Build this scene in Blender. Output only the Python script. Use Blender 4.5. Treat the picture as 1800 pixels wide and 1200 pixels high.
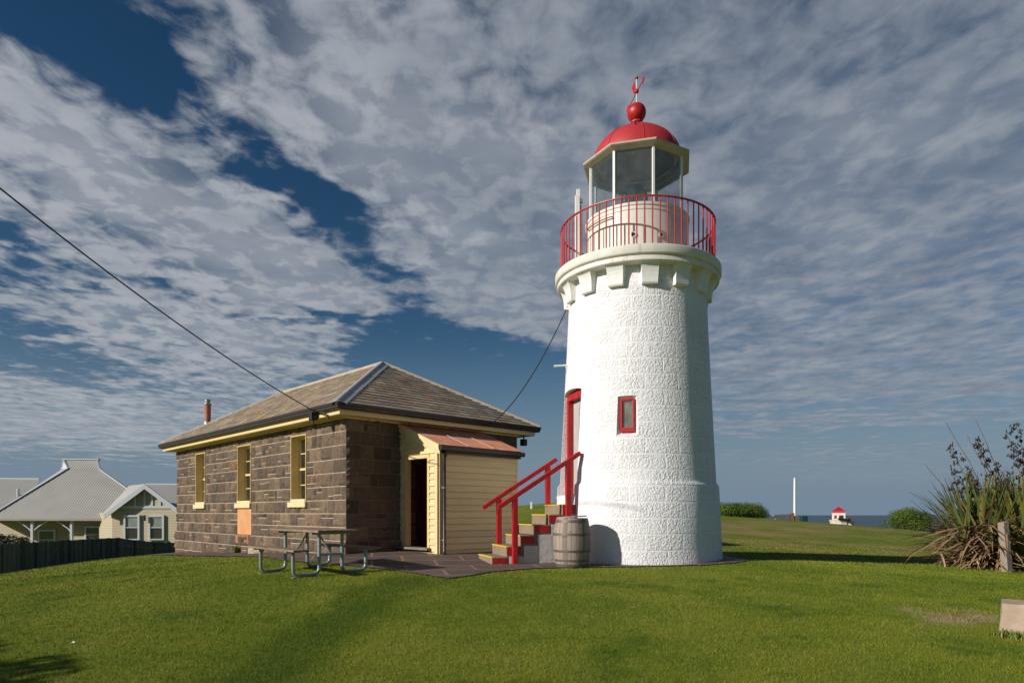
import bpy, bmesh, math, random
import numpy as np
from mathutils import Vector, Matrix, geometry, noise as mnoise
R = math.radians
random.seed(7); rng = np.random.default_rng(7)
sc = bpy.context.scene
for o in list(bpy.data.objects): bpy.data.objects.remove(o)

# ------------------------------------------------------------------ camera
F = 1160.0                       # focal length in photo pixels (1800 wide)
cam_d = bpy.data.cameras.new('camera'); cam = bpy.data.objects.new('camera', cam_d)
sc.collection.objects.link(cam); sc.camera = cam
cam.location = (0, 0, 0); cam.rotation_euler = (R(90), 0, 0)
cam_d.sensor_width = 36; cam_d.lens = 36*F/1800
cam_d.shift_y = 300/1800.0
cam_d.clip_start = 0.05; cam_d.clip_end = 20000

# ------------------------------------------------------------------ sun and sky
SUN_EL, SUN_HEAD = 23.5, 28.8    # light travels towards heading 28.8 deg (from +X towards +Y)
sd = bpy.data.lights.new('sun', 'SUN'); so = bpy.data.objects.new('sun', sd); sc.collection.objects.link(so)
sd.energy = 4.7; sd.angle = R(0.55); sd.color = (1.0, .95, .87)
h, e = R(SUN_HEAD), R(SUN_EL)
ldir = Vector((math.cos(h)*math.cos(e), math.sin(h)*math.cos(e), -math.sin(e)))
so.rotation_euler = ldir.to_track_quat('-Z', 'Y').to_euler()
so.location = (-20, -12, 14)

world = bpy.data.worlds.new('World'); sc.world = world; world.use_nodes = True
nt = world.node_tree; N = nt.nodes; L = nt.links; N.clear()
def wn(t, **k):
    n = N.new(t)
    for a, b in k.items(): setattr(n, a, b)
    return n
def wmath(op, a, b=None, c=None, clamp=False):
    n = wn('ShaderNodeMath', operation=op, use_clamp=clamp)
    for i, v in enumerate((a, b, c)):
        if v is None: continue
        if isinstance(v, (int, float)): n.inputs[i].default_value = v
        else: L.new(v, n.inputs[i])
    return n.outputs[0]
sky = wn('ShaderNodeTexSky', sky_type='NISHITA'); sky.sun_disc = False
sky.sun_elevation = e
sky.sun_rotation = math.atan2(-math.cos(h), -math.sin(h))   # azimuth of the sun measured from +Y towards +X
sky.altitude = 30; sky.air_density = 1.0; sky.dust_density = .6; sky.ozone_density = 2.5
tc = wn('ShaderNodeTexCoord'); sep = wn('ShaderNodeSeparateXYZ'); L.new(tc.outputs['Generated'], sep.inputs[0])
dx, dy, dz = sep.outputs
az = wmath('MULTIPLY', wmath('ARCTAN2', dx, dy), 180/math.pi)
el = wmath('MULTIPLY', wmath('ARCSINE', dz), 180/math.pi)
zc = wmath('MAXIMUM', wmath('ADD', dz, .015), .02)
cp = wn('ShaderNodeCombineXYZ'); L.new(wmath('DIVIDE', dx, zc), cp.inputs[0]); L.new(wmath('DIVIDE', dy, zc), cp.inputs[1])
def wnoise(scale, detail, rough, lac=2.0, dist=0.0, off=(0, 0, 0), sc3=(1, 1, 1)):
    m = wn('ShaderNodeMapping'); m.inputs['Location'].default_value = off; m.inputs['Scale'].default_value = sc3
    L.new(cp.outputs[0], m.inputs[0])
    n = wn('ShaderNodeTexNoise'); L.new(m.outputs[0], n.inputs[0])
    n.inputs['Scale'].default_value = scale; n.inputs['Detail'].default_value = detail
    n.inputs['Roughness'].default_value = rough; n.inputs['Lacunarity'].default_value = lac; n.inputs['Distortion'].default_value = dist
    return n.outputs['Fac']
big = wnoise(1.1, 3, .5, off=(3, 1, 0))
wrp = wnoise(2.6, 4, .55, off=(7, 4, 0))
wrp2 = wnoise(2.6, 4, .55, off=(1, 9, 0))
azw = wmath('ADD', az, wmath('MULTIPLY', wmath('SUBTRACT', wrp, .5), 9.0))
elw = wmath('ADD', el, wmath('MULTIPLY', wmath('SUBTRACT', wrp2, .5), 6.0))
# banks of cloud and blue gaps: azimuth, elevation, half-widths (deg), tilt, weight
BANKS = [
 (18, 34, 34, 19, 0, .62), (27, 20, 24, 9, 0, .50), (-19, 34, 12, 8, -14, .46), (-6, 22, 11, 10, -30, .25), (3, 20, 10, 9, -20, .42),
 (-28, 20.5, 15, 5.0, -13, .66), (-17, 19, 10, 4.3, -20, .35), (-35, 26.0, 7, 3.4, -20, .45), (-24, 12.8, 11, 2.8, -9, .72), (-17, 11.8, 6, 2.2, -3, .2), (-34, 7.0, 13, 2.3, 4, .66), (-22, 5.0, 9, 1.2, 0, .35),
 (-37, 14.5, 6, 1.6, -5, .3), (32, 10.5, 16, 2.5, 0, .35), (24, 7.0, 16, .50, 0, .66), (27, 4.6, 12, .35, 0, .5), (14, 8.8, 7, .4, 0, .5), (30, 9.0, 9, .5, 0, .4), (32, 3.0, 13, 1.0, 0, .3), (-38, 9, 6, .6, 0, .2), (10, 6, 6, .5, 0, .14), (-4, 6.2, 4, .5, 0, .12),
 (-27.5, 27.6, 4, 1.8, -12, .42), (-36, 37, 6, 7, 0, -.62), (-31, 29.8, 6.0, 2.4, -14, -.70), (-18.5, 25.6, 5.0, 1.5, -16, -.66), (-14.3, 22.6, 3.6, 2.0, -34, -.60), (-9.6, 18.0, 4.5, 1.5, -30, -.50), (-4, 13.4, 11, 2.5, -8, -.8), (-9, 9, 9, 3.0, -14, -.6), (3, 9.5, 6, 2.5, 0, -.35), (-18, 15.8, 9, .55, -2, -.4), (-33, 16.4, 8, .4, 0, -.2)]
cov = None
for (a0, e0, ra, re, tilt, w) in BANKS:
    ca, sa = math.cos(R(tilt)), math.sin(R(tilt))
    da = wmath('SUBTRACT', azw, a0); de = wmath('SUBTRACT', elw, e0)
    p = wmath('ADD', wmath('MULTIPLY', da, ca/ra), wmath('MULTIPLY', de, sa/ra))
    q = wmath('ADD', wmath('MULTIPLY', da, -sa/re), wmath('MULTIPLY', de, ca/re))
    r2 = wmath('ADD', wmath('MULTIPLY', p, p), wmath('MULTIPLY', q, q))
    g = wmath('MULTIPLY', wmath('POWER', math.e, wmath('MULTIPLY', wmath('MULTIPLY', r2, r2), -.6)), w)
    cov = g if cov is None else wmath('ADD', cov, g)
fine = wnoise(10.0, 5, .56, dist=.35, sc3=(1, .8, 1))
cell = wnoise(5.0, 4, .55, dist=.4, off=(5, 5, 0), sc3=(1, .8, 1))
lr = wn('ShaderNodeMapRange', interpolation_type='SMOOTHSTEP'); L.new(az, lr.inputs[0]); lr.inputs[1].default_value = -30; lr.inputs[2].default_value = 18
mot = wmath('ADD', wmath('MULTIPLY', wmath('SUBTRACT', fine, .5), 1.9), wmath('MULTIPLY', wmath('SUBTRACT', cell, .5), 1.5))
elr = wn('ShaderNodeMapRange', interpolation_type='SMOOTHSTEP'); L.new(el, elr.inputs[0]); elr.inputs[1].default_value = 4; elr.inputs[2].default_value = 14; elr.inputs[3].default_value = .5; elr.inputs[4].default_value = 1
mot = wmath('MULTIPLY', wmath('MULTIPLY', mot, elr.outputs[0]), wmath('MULTIPLY_ADD', lr.outputs[0], -.52, 1.05))
dens = wmath('ADD', wmath('ADD', wmath('MINIMUM', cov, .66), mot), wmath('MULTIPLY', wmath('SUBTRACT', big, .5), .3))
mr = wn('ShaderNodeMapRange', interpolation_type='SMOOTHSTEP'); L.new(dens, mr.inputs[0]); mr.inputs[1].default_value = .02; mr.inputs[2].default_value = .92
mr2 = wn('ShaderNodeMapRange', interpolation_type='SMOOTHSTEP'); L.new(el, mr2.inputs[0]); mr2.inputs[1].default_value = .3; mr2.inputs[2].default_value = 3.2
solid = wn('ShaderNodeMapRange', interpolation_type='SMOOTHSTEP'); L.new(cov, solid.inputs[0]); solid.inputs[1].default_value = .45; solid.inputs[2].default_value = 1.0; solid.inputs[4].default_value = .72
alpha = wmath('MULTIPLY', wmath('MULTIPLY', wmath('MAXIMUM', mr.outputs[0], solid.outputs[0]), .93), mr2.outputs[0])
# clear sky: Nishita made deeper (a polarised sky)
hs = wn('ShaderNodeHueSaturation'); hs.inputs['Saturation'].default_value = 1.3; hs.inputs['Value'].default_value = 1.0
L.new(sky.outputs[0], hs.inputs['Color'])
deep = wn('ShaderNodeMapRange'); L.new(el, deep.inputs[0]); deep.inputs[1].default_value = 0; deep.inputs[2].default_value = 34; deep.inputs[3].default_value = .50; deep.inputs[4].default_value = .42
dm = wn('ShaderNodeVectorMath', operation='SCALE'); L.new(hs.outputs[0], dm.inputs[0]); L.new(deep.outputs[0], dm.inputs['Scale'])
hzf = wn('ShaderNodeMapRange', interpolation_type='SMOOTHSTEP'); L.new(el, hzf.inputs[0]); hzf.inputs[1].default_value = 16; hzf.inputs[2].default_value = -1; hzf.inputs[3].default_value = 0; hzf.inputs[4].default_value = 1
hz = wn('ShaderNodeMixRGB'); L.new(hzf.outputs[0], hz.inputs[0]); L.new(dm.outputs[0], hz.inputs[1]); hz.inputs[2].default_value = (1.75, 2.45, 3.25, 1)
# cloud colour: brighter where the bank is toward the sun (left), greyer to the right and where it is thick
shade = wnoise(3.2, 4, .55, off=(2, 6, 0))
sh = wmath('ADD', wmath('MULTIPLY', lr.outputs[0], .52), wmath('MULTIPLY', wmath('SUBTRACT', shade, .42), 1.5), clamp=True)
sh = wmath('ADD', sh, wmath('MULTIPLY', wmath('SUBTRACT', .58, fine), .5), clamp=True)
cr = wn('ShaderNodeMixRGB'); L.new(sh, cr.inputs[0]); cr.inputs[1].default_value = (4.1, 4.35, 4.75, 1); cr.inputs[2].default_value = (1.75, 2.12, 2.75, 1)
mx = wn('ShaderNodeMixRGB'); L.new(alpha, mx.inputs[0]); L.new(hz.outputs[0], mx.inputs[1]); L.new(cr.outputs[0], mx.inputs[2])
bg = wn('ShaderNodeBackground'); bg.inputs['Strength'].default_value = .10; L.new(mx.outputs[0], bg.inputs['Color'])
wo = wn('ShaderNodeOutputWorld'); L.new(bg.outputs[0], wo.inputs[0])

sc.view_settings.view_transform = 'Standard'; sc.view_settings.look = 'None'
sc.view_settings.exposure = 0.0; sc.view_settings.gamma = 1
sc.render.engine = 'CYCLES'
sc.cycles.max_bounces = 8; sc.cycles.transparent_max_bounces = 12; sc.cycles.use_denoising = True

# ------------------------------------------------------------------ helpers
def P(u, v, Y):                 # world point seen at photo pixel (u, v) at depth Y
    return Vector(((u-900)/F*Y, Y, (900-v)/F*Y))
class MB:
    """collects faces and builds them as one mesh object"""
    def __init__(s): s.v = []; s.f = []; s.c = []; s.uv = []
    def face(s, pts, col=None, uv=None):
        i = len(s.v); s.v += [tuple(p) for p in pts]; s.f.append(tuple(range(i, i+len(pts))))
        s.c.append(col); s.uv.append(uv)
    def faces(s, vs, fs, col=None):
        i = len(s.v); s.v += [tuple(p) for p in vs]
        for f in fs: s.f.append(tuple(i+k for k in f)); s.c.append(col); s.uv.append(None)
    def box(s, x0, x1, y0, y1, z0, z1, M=None, col=None):
        vs = [Vector((x, y, z)) for z in (z0, z1) for y in (y0, y1) for x in (x0, x1)]
        if M is not None: vs = [M @ p for p in vs]
        s.faces(vs, [(0, 2, 3, 1), (4, 5, 7, 6), (0, 1, 5, 4), (2, 6, 7, 3), (0, 4, 6, 2), (1, 3, 7, 5)], col)
    def bar(s, a, b, w, h, up=(0, 0, 1), col=None):
        a = Vector(a); b = Vector(b); d = (b-a); l = d.length; d.normalize()
        x = d.cross(Vector(up)); x.normalize(); u = x.cross(d)
        vs = [p + x*sx*w/2 + u*su*h/2 for p in (a, b) for su in (-1, 1) for sx in (-1, 1)]
        s.faces(vs, [(0, 1, 3, 2), (4, 6, 7, 5), (0, 4, 5, 1), (2, 3, 7, 6), (0, 2, 6, 4), (1, 5, 7, 3)], col)
    def tube(s, pts, r, n=10, cap=True, col=None):
        pts = [Vector(p) for p in pts]; rs = r if isinstance(r, (list, tuple)) else [r]*len(pts)
        base = len(s.v); prev = None
        for i, p in enumerate(pts):
            t = (pts[min(i+1, len(pts)-1)] - pts[max(i-1, 0)]).normalized()
            if prev is None:
                a = t.cross(Vector((0, 0, 1)));
                if a.length < .01: a = t.cross(Vector((1, 0, 0)))
            else: a = prev - t*prev.dot(t)
            a.normalize(); prev = a; b = t.cross(a)
            for k in range(n):
                q = 2*math.pi*k/n; s.v.append(tuple(p + (a*math.cos(q) + b*math.sin(q))*rs[i]))
        for i in range(len(pts)-1):
            for k in range(n):
                k2 = (k+1) % n
                s.f.append((base+i*n+k, base+i*n+k2, base+(i+1)*n+k2, base+(i+1)*n+k)); s.c.append(col); s.uv.append(None)
        if cap:
            s.f.append(tuple(base+k for k in reversed(range(n)))); s.c.append(col); s.uv.append(None)
            e0 = base+(len(pts)-1)*n; s.f.append(tuple(e0+k for k in range(n))); s.c.append(col); s.uv.append(None)
    def lathe(s, prof, n=48, c=(0, 0), a0=0.0, col=None, cap=True, ur=None):
        base = len(s.v)
        for (r, z) in prof:
            for k in range(n):
                q = a0 + 2*math.pi*k/n; s.v.append((c[0]+r*math.cos(q), c[1]+r*math.sin(q), z))
        for i in range(len(prof)-1):
            for k in range(n):
                k2 = (k+1) % n
                s.f.append((base+i*n+k, base+i*n+k2, base+(i+1)*n+k2, base+(i+1)*n+k)); s.c.append(col)
                if ur:
                    u0, u1 = 2*math.pi*k/n*ur, 2*math.pi*(k+1)/n*ur
                    s.uv.append([(u0, prof[i][1]), (u1, prof[i][1]), (u1, prof[i+1][1]), (u0, prof[i+1][1])])
                else: s.uv.append(None)
        if cap:
            s.f.append(tuple(base+k for k in reversed(range(n)))); s.c.append(col); s.uv.append(None)
            e0 = base+(len(prof)-1)*n; s.f.append(tuple(e0+k for k in range(n))); s.c.append(col); s.uv.append(None)
    def build(s, name, mat, parent=None, smooth=False, loc=(0, 0, 0), bevel=0, merge=False):
        me = bpy.data.meshes.new(name); me.from_pydata(s.v, [], s.f)
        if any(c is not None for c in s.c):
            at = me.color_attributes.new('col', 'FLOAT_COLOR', 'CORNER')
            tot = [len(f) for f in s.f]; arr = np.ones((sum(tot), 4), np.float32)
            cols = np.array([(c if c is not None else (.5, .5, .5)) for c in s.c], np.float32)
            arr[:, :3] = np.repeat(cols, tot, axis=0)
            at.data.foreach_set('color', arr.ravel())
        if any(u is not None for u in s.uv):
            ul = me.uv_layers.new(name='UVMap'); k = 0; flat = []
            for f, u in zip(s.f, s.uv):
                flat += [c for p in (u if u is not None else [(0, 0)]*len(f)) for c in p]
            ul.data.foreach_set('uv', flat)
        if mat is not None: me.materials.append(mat)
        if merge:
            bm = bmesh.new(); bm.from_mesh(me); bmesh.ops.remove_doubles(bm, verts=bm.verts, dist=1e-5)
            bmesh.ops.recalc_face_normals(bm, faces=bm.faces); bm.to_mesh(me); bm.free()
        if smooth:
            me.polygons.foreach_set('use_smooth', [True]*len(me.polygons))
            if smooth != 'full': me.set_sharp_from_angle(angle=R(38))
        me.update()
        o = bpy.data.objects.new(name, me); sc.collection.objects.link(o)
        o.location = loc
        if parent is not None: o.parent = parent
        if bevel:
            m = o.modifiers.new('edge', 'BEVEL'); m.width = bevel; m.segments = 2; m.limit_method = 'ANGLE'; m.angle_limit = R(50)
        return o
def thing(name, label, cat, loc=(0, 0, 0), rz=0, group=None):
    o = bpy.data.objects.new(name, None); sc.collection.objects.link(o); o.location = loc; o.rotation_euler = (0, 0, rz)
    o.empty_display_size = .2
    return tag(o, label, cat, group)
def tag(o, label, cat, group=None):
    o['label'] = label; o['category'] = cat
    if group: o['group'] = group
    return o
def struct(o, kind='structure'): o['kind'] = kind; return o
def dup(o, parent=None, loc=None, rot=None):
    c = o.copy(); sc.collection.objects.link(c); c.parent = parent
    if loc is not None: c.location = loc
    if rot is not None: c.rotation_euler = rot
    for ch in list(o.children): dup(ch, c)
    return c

def mat(name, base=(.5, .5, .5), rough=.6, var=.12, vscale=3.0, bump=.0, bscale=30, attr=False, metal=0.0, spec=.5,
        stain=None, stain_scale=1.2, stain_lo=.55, stain_hi=.72, stretch=(1, 1, 1), var2=None, coords='Object', bdist=.01, stain_stretch=(1, 1, 1)):
    m = bpy.data.materials.new(name); m.use_nodes = True; t = m.node_tree; n = t.nodes; l = t.links
    b = n['Principled BSDF']; b.inputs['Roughness'].default_value = rough; b.inputs['Metallic'].default_value = metal
    b.inputs['Specular IOR Level'].default_value = spec
    tcn = n.new('ShaderNodeTexCoord'); mp = n.new('ShaderNodeMapping'); mp.inputs['Scale'].default_value = stretch
    l.new(tcn.outputs[coords], mp.inputs[0])
    no = n.new('ShaderNodeTexNoise'); no.inputs['Scale'].default_value = vscale; no.inputs['Detail'].default_value = 6; no.inputs['Roughness'].default_value = .65
    l.new(mp.outputs[0], no.inputs[0])
    if attr:
        a = n.new('ShaderNodeAttribute'); a.attribute_name = 'col'; src = a.outputs['Color']
    else:
        c = n.new('ShaderNodeRGB'); c.outputs[0].default_value = (*base, 1); src = c.outputs[0]
    r = n.new('ShaderNodeMapRange'); l.new(no.outputs['Fac'], r.inputs[0]); r.inputs[1].default_value = .3; r.inputs[2].default_value = .7
    r.inputs[3].default_value = 1-var; r.inputs[4].default_value = 1+var
    sm = n.new('ShaderNodeVectorMath'); sm.operation = 'SCALE'; l.new(src, sm.inputs[0]); l.new(r.outputs[0], sm.inputs['Scale'])
    out = sm.outputs[0]
    if stain:
        mp2 = n.new('ShaderNodeMapping'); mp2.inputs['Scale'].default_value = stain_stretch; l.new(tcn.outputs[coords], mp2.inputs[0])
        n2 = n.new('ShaderNodeTexNoise'); n2.inputs['Scale'].default_value = stain_scale; n2.inputs['Detail'].default_value = 8; n2.inputs['Roughness'].default_value = .7
        l.new(mp2.outputs[0], n2.inputs[0])
        r2 = n.new('ShaderNodeMapRange'); r2.interpolation_type = 'SMOOTHSTEP'; l.new(n2.outputs['Fac'], r2.inputs[0]); r2.inputs[1].default_value = stain_lo; r2.inputs[2].default_value = stain_hi
        mxx = n.new('ShaderNodeMixRGB'); l.new(r2.outputs[0], mxx.inputs[0]); l.new(out, mxx.inputs[1]); mxx.inputs[2].default_value = (*stain, 1)
        out = mxx.outputs[0]
    l.new(out, b.inputs['Base Color'])
    if bump:
        n3 = n.new('ShaderNodeTexNoise'); n3.inputs['Scale'].default_value = bscale; n3.inputs['Detail'].default_value = 8; n3.inputs['Roughness'].default_value = .65
        l.new(mp.outputs[0], n3.inputs[0])
        bp = n.new('ShaderNodeBump'); bp.inputs['Strength'].default_value = bump; bp.inputs['Distance'].default_value = bdist
        l.new(n3.outputs['Fac'], bp.inputs['Height']); l.new(bp.outputs[0], b.inputs['Normal'])
    return m
def glass(name, tint=(.9, .95, .95), refl=.5, opac=.0, dirt=(.3, .33, .33)):
    m = bpy.data.materials.new(name); m.use_nodes = True; t = m.node_tree; n = t.nodes; l = t.links; n.clear()
    o = n.new('ShaderNodeOutputMaterial'); tr = n.new('ShaderNodeBsdfTransparent'); tr.inputs[0].default_value = (*tint, 1)
    gl = n.new('ShaderNodeBsdfGlossy'); gl.inputs['Roughness'].default_value = .03; gl.inputs[0].default_value = (.9, .95, 1, 1)
    df = n.new('ShaderNodeBsdfDiffuse'); df.inputs[0].default_value = (*dirt, 1)
    lw_ = n.new('ShaderNodeLayerWeight'); lw_.inputs[0].default_value = .5
    pw = n.new('ShaderNodeMath'); pw.operation = 'POWER'; l.new(lw_.outputs['Facing'], pw.inputs[0]); pw.inputs[1].default_value = 5
    fr = n.new('ShaderNodeMath'); fr.operation = 'MULTIPLY_ADD'; l.new(pw.outputs[0], fr.inputs[0]); fr.inputs[1].default_value = .9; fr.inputs[2].default_value = .04
    a = n.new('ShaderNodeMixShader'); a.inputs[0].default_value = opac
    tcn = n.new('ShaderNodeTexCoord'); no = n.new('ShaderNodeTexNoise'); no.inputs['Scale'].default_value = 4; no.inputs['Detail'].default_value = 5; l.new(tcn.outputs['Object'], no.inputs[0])
    r = n.new('ShaderNodeMapRange'); l.new(no.outputs['Fac'], r.inputs[0]); r.inputs[1].default_value = .35; r.inputs[2].default_value = .7; r.inputs[3].default_value = opac*.6; r.inputs[4].default_value = min(1, opac*1.5)
    l.new(r.outputs[0], a.inputs[0]); l.new(tr.outputs[0], a.inputs[1]); l.new(df.outputs[0], a.inputs[2])
    mu = n.new('ShaderNodeMath'); mu.operation = 'MULTIPLY'; l.new(fr.outputs[0], mu.inputs[0]); mu.inputs[1].default_value = refl*2
    b = n.new('ShaderNodeMixShader'); l.new(mu.outputs[0], b.inputs[0]); l.new(a.outputs[0], b.inputs[1]); l.new(gl.outputs[0], b.inputs[2])
    l.new(b.outputs[0], o.inputs[0]); return m

M_red = mat('red_paint', (.42, .010, .014), .46, var=.18, vscale=9, bump=.2, bscale=60, stain=(.47, .06, .055), stain_scale=7, stain_lo=.52, stain_hi=.75)
M_red_dome = mat('weathered_red_paint', (.44, .030, .036), .55, var=.10, vscale=2.2, bump=.1, bscale=25, stain=(.48, .12, .10), stain_scale=3, stain_lo=.6, stain_hi=.9, stretch=(1, 1, .5))
M_cream = mat('cream_paint', (.75, .56, .26), .5, var=.07, vscale=4, bump=.12, bscale=90)
M_cream_shed = mat('cream_weatherboard_paint', (.74, .58, .31), .55, var=.08, vscale=5, bump=.2, bscale=40, stretch=(.4, .4, 3), stain=(.42, .32, .18), stain_scale=5, stain_lo=.66, stain_hi=.8)
M_bronze = mat('dark_bronze_gutter', (.035, .026, .020), .45, var=.2, vscale=6)
M_white = mat('white_paint', (.78, .77, .73), .5, var=.05, vscale=6, bump=.1, bscale=50)
M_dark = mat('dark_interior', (.03, .022, .018), .8)
M_black = mat('black_rubber', (.012, .012, .012), .5)
M_galv = mat('galvanised_steel', (.30, .33, .34), .42, metal=.55, var=.12, vscale=20)
M_greensteel = mat('green_grey_steel', (.27, .32, .31), .4, metal=.3, var=.12, vscale=14)
M_glass = glass('window_glass', (.93, .95, .95), .6, .08, (.10, .11, .11))
M_lglass = glass('lantern_glass', (.95, .97, .97), .6, .10, (.22, .24, .23))

# ------------------------------------------------------------------ ground height
CP = [(0, 0, -1.62), (-4, 0, -1.7), (5, 0, -1.62), (-14, 2, -2.0), (14, 0, -1.75), (0, 5.8, -1.47), (-5, 6, -1.58), (6, 6, -1.48), (12, 8, -1.55),
      (5.6, 7.6, -1.42), (0, 8.5, -1.25), (-6, 9, -1.40), (-9, 9, -1.62), (-3.63, 11.0, -1.10), (-2.64, 11.9, -1.065), (-4.53, 12.04, -1.12), (-1.07, 10.8, -1.08),
      (0.5, 11.6, -1.06), (-.4, 13.1, -1.055), (2.77, 12.8, -1.045), (1.1, 12.9, -1.06), (-1.7, 14.7, -.95), (-3.71, 14.75, -.955), (0, 17, -.95), (4.6, 14.6, -1.00), (2.8, 16.5, -.95), (5, 17.9, -1.05), (13.6, 22, -1.5), (5.1, 13.8, -1.02), (11.65, 17.1, -1.39), (11.9, 15.9, -1.42), (16, 17, -1.6),
      (-11.7, 23.1, -1.42), (-7.7, 18.9, -1.17), (-3, 22, -.9), (-15.5, 20, -1.9), (-14.6, 21, -1.72), (-13.5, 23, -1.57), (-12.0, 16, -1.55), (-15, 14, -1.85), (-25, 15, -2.7), (-21.7, 28, -2.85), (-20.6, 34, -2.85), (-21.5, 42, -3.25), (-25, 26, -2.9),
      (-12, 40, -2.2), (-6, 45, -.6), (1.24, 45, .50), (2.9, 45, .62), (8, 42, .1), (1, 30, -.4), (5, 30, -.55), (12.8, 40, -.28), (16.6, 42, -.43), (21.7, 42, -.90), (24, 40, -1.07), (24.4, 36, -1.27), (14, 30, -1.0), (20, 30, -1.35), (30, 34, -2.2), (26, 20, -2.3),
      (2, 60, .0), (18, 56, -1.3), (27, 58, -1.9), (36, 66, -2.7), (40, 50, -3.2), (-38, 50, -3.45), (-20, 60, -3.4), (-50, 40, -3.6), (-40, 80, -3.8), (0, 80, -2.6), (-50, 10, -3.6), (40, 10, -3.2), (-20, -15, -2.4), (20, -15, -2.2), (60, 40, -4.5), (30, 80, -4.5)]
CP = np.array(CP); cx_, cz_ = CP[:, :2], CP[:, 2]
def _phi(d): return np.where(d > 0, d*d*np.log(np.maximum(d, 1e-9)), 0)
_n = len(CP); _K = _phi(np.linalg.norm(cx_[:, None]-cx_[None], axis=2)) + np.eye(_n)*.08
_Pm = np.hstack([np.ones((_n, 1)), cx_]); _A = np.block([[_K, _Pm], [_Pm.T, np.zeros((3, 3))]])
_w = np.linalg.solve(_A, np.concatenate([cz_, np.zeros(3)]))
def terrain(x, y):
    x = np.asarray(x, float); y = np.asarray(y, float); sh = x.shape; x = x.ravel(); y = y.ravel()
    xq = np.clip(x, -60, 60); yq = np.clip(y, -20, 85); out = np.empty(len(x))
    for i in range(0, len(x), 20000):
        q = np.stack([xq[i:i+20000], yq[i:i+20000]], 1)
        d = np.linalg.norm(q[:, None]-cx_[None], axis=2)
        out[i:i+20000] = _phi(d) @ _w[:_n] + _w[_n] + q @ _w[_n+1:]
    out = np.clip(out, -5.5, 1.2)
    coast = np.where(x > -5, 74 - .15*x, 74 + (-5-x)*9.0); coast = np.minimum(coast, 520)
    s = np.clip((y-coast)/28, 0, 1); s = s*s*(3-2*s); out = out*(1-s) + (-32)*s
    s = np.clip((x-66)/30, 0, 1); s = s*s*(3-2*s); out = out*(1-s) + (-32)*s
    return out.reshape(sh)
def tz(x, y): return float(terrain(np.array([x]), np.array([y]))[0])
def spaced(bands):
    out = []
    for a, b, n in bands: out += list(np.linspace(a, b, n, endpoint=False))
    return np.array(out + [bands[-1][1]])
gx = spaced([(-900, -60, 24), (-60, -20, 50), (-20, 20, 200), (20, 60, 60), (60, 400, 24)])
gy = spaced([(-300, -20, 14), (-20, 3, 30), (3, 27, 130), (27, 110, 110), (110, 800, 40)])
GX, GY = np.meshgrid(gx, gy); GZ = terrain(GX, GY)
me = bpy.data.meshes.new('lawn'); nx, ny = len(gx), len(gy)
vs = np.stack([GX, GY, GZ], 2).reshape(-1, 3)
idx = np.arange(nx*ny).reshape(ny, nx)
fs = np.stack([idx[:-1, :-1], idx[:-1, 1:], idx[1:, 1:], idx[1:, :-1]], 2).reshape(-1, 4)
me.from_pydata(vs.tolist(), [], fs.tolist()); me.polygons.foreach_set('use_smooth', [True]*len(me.polygons))

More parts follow.
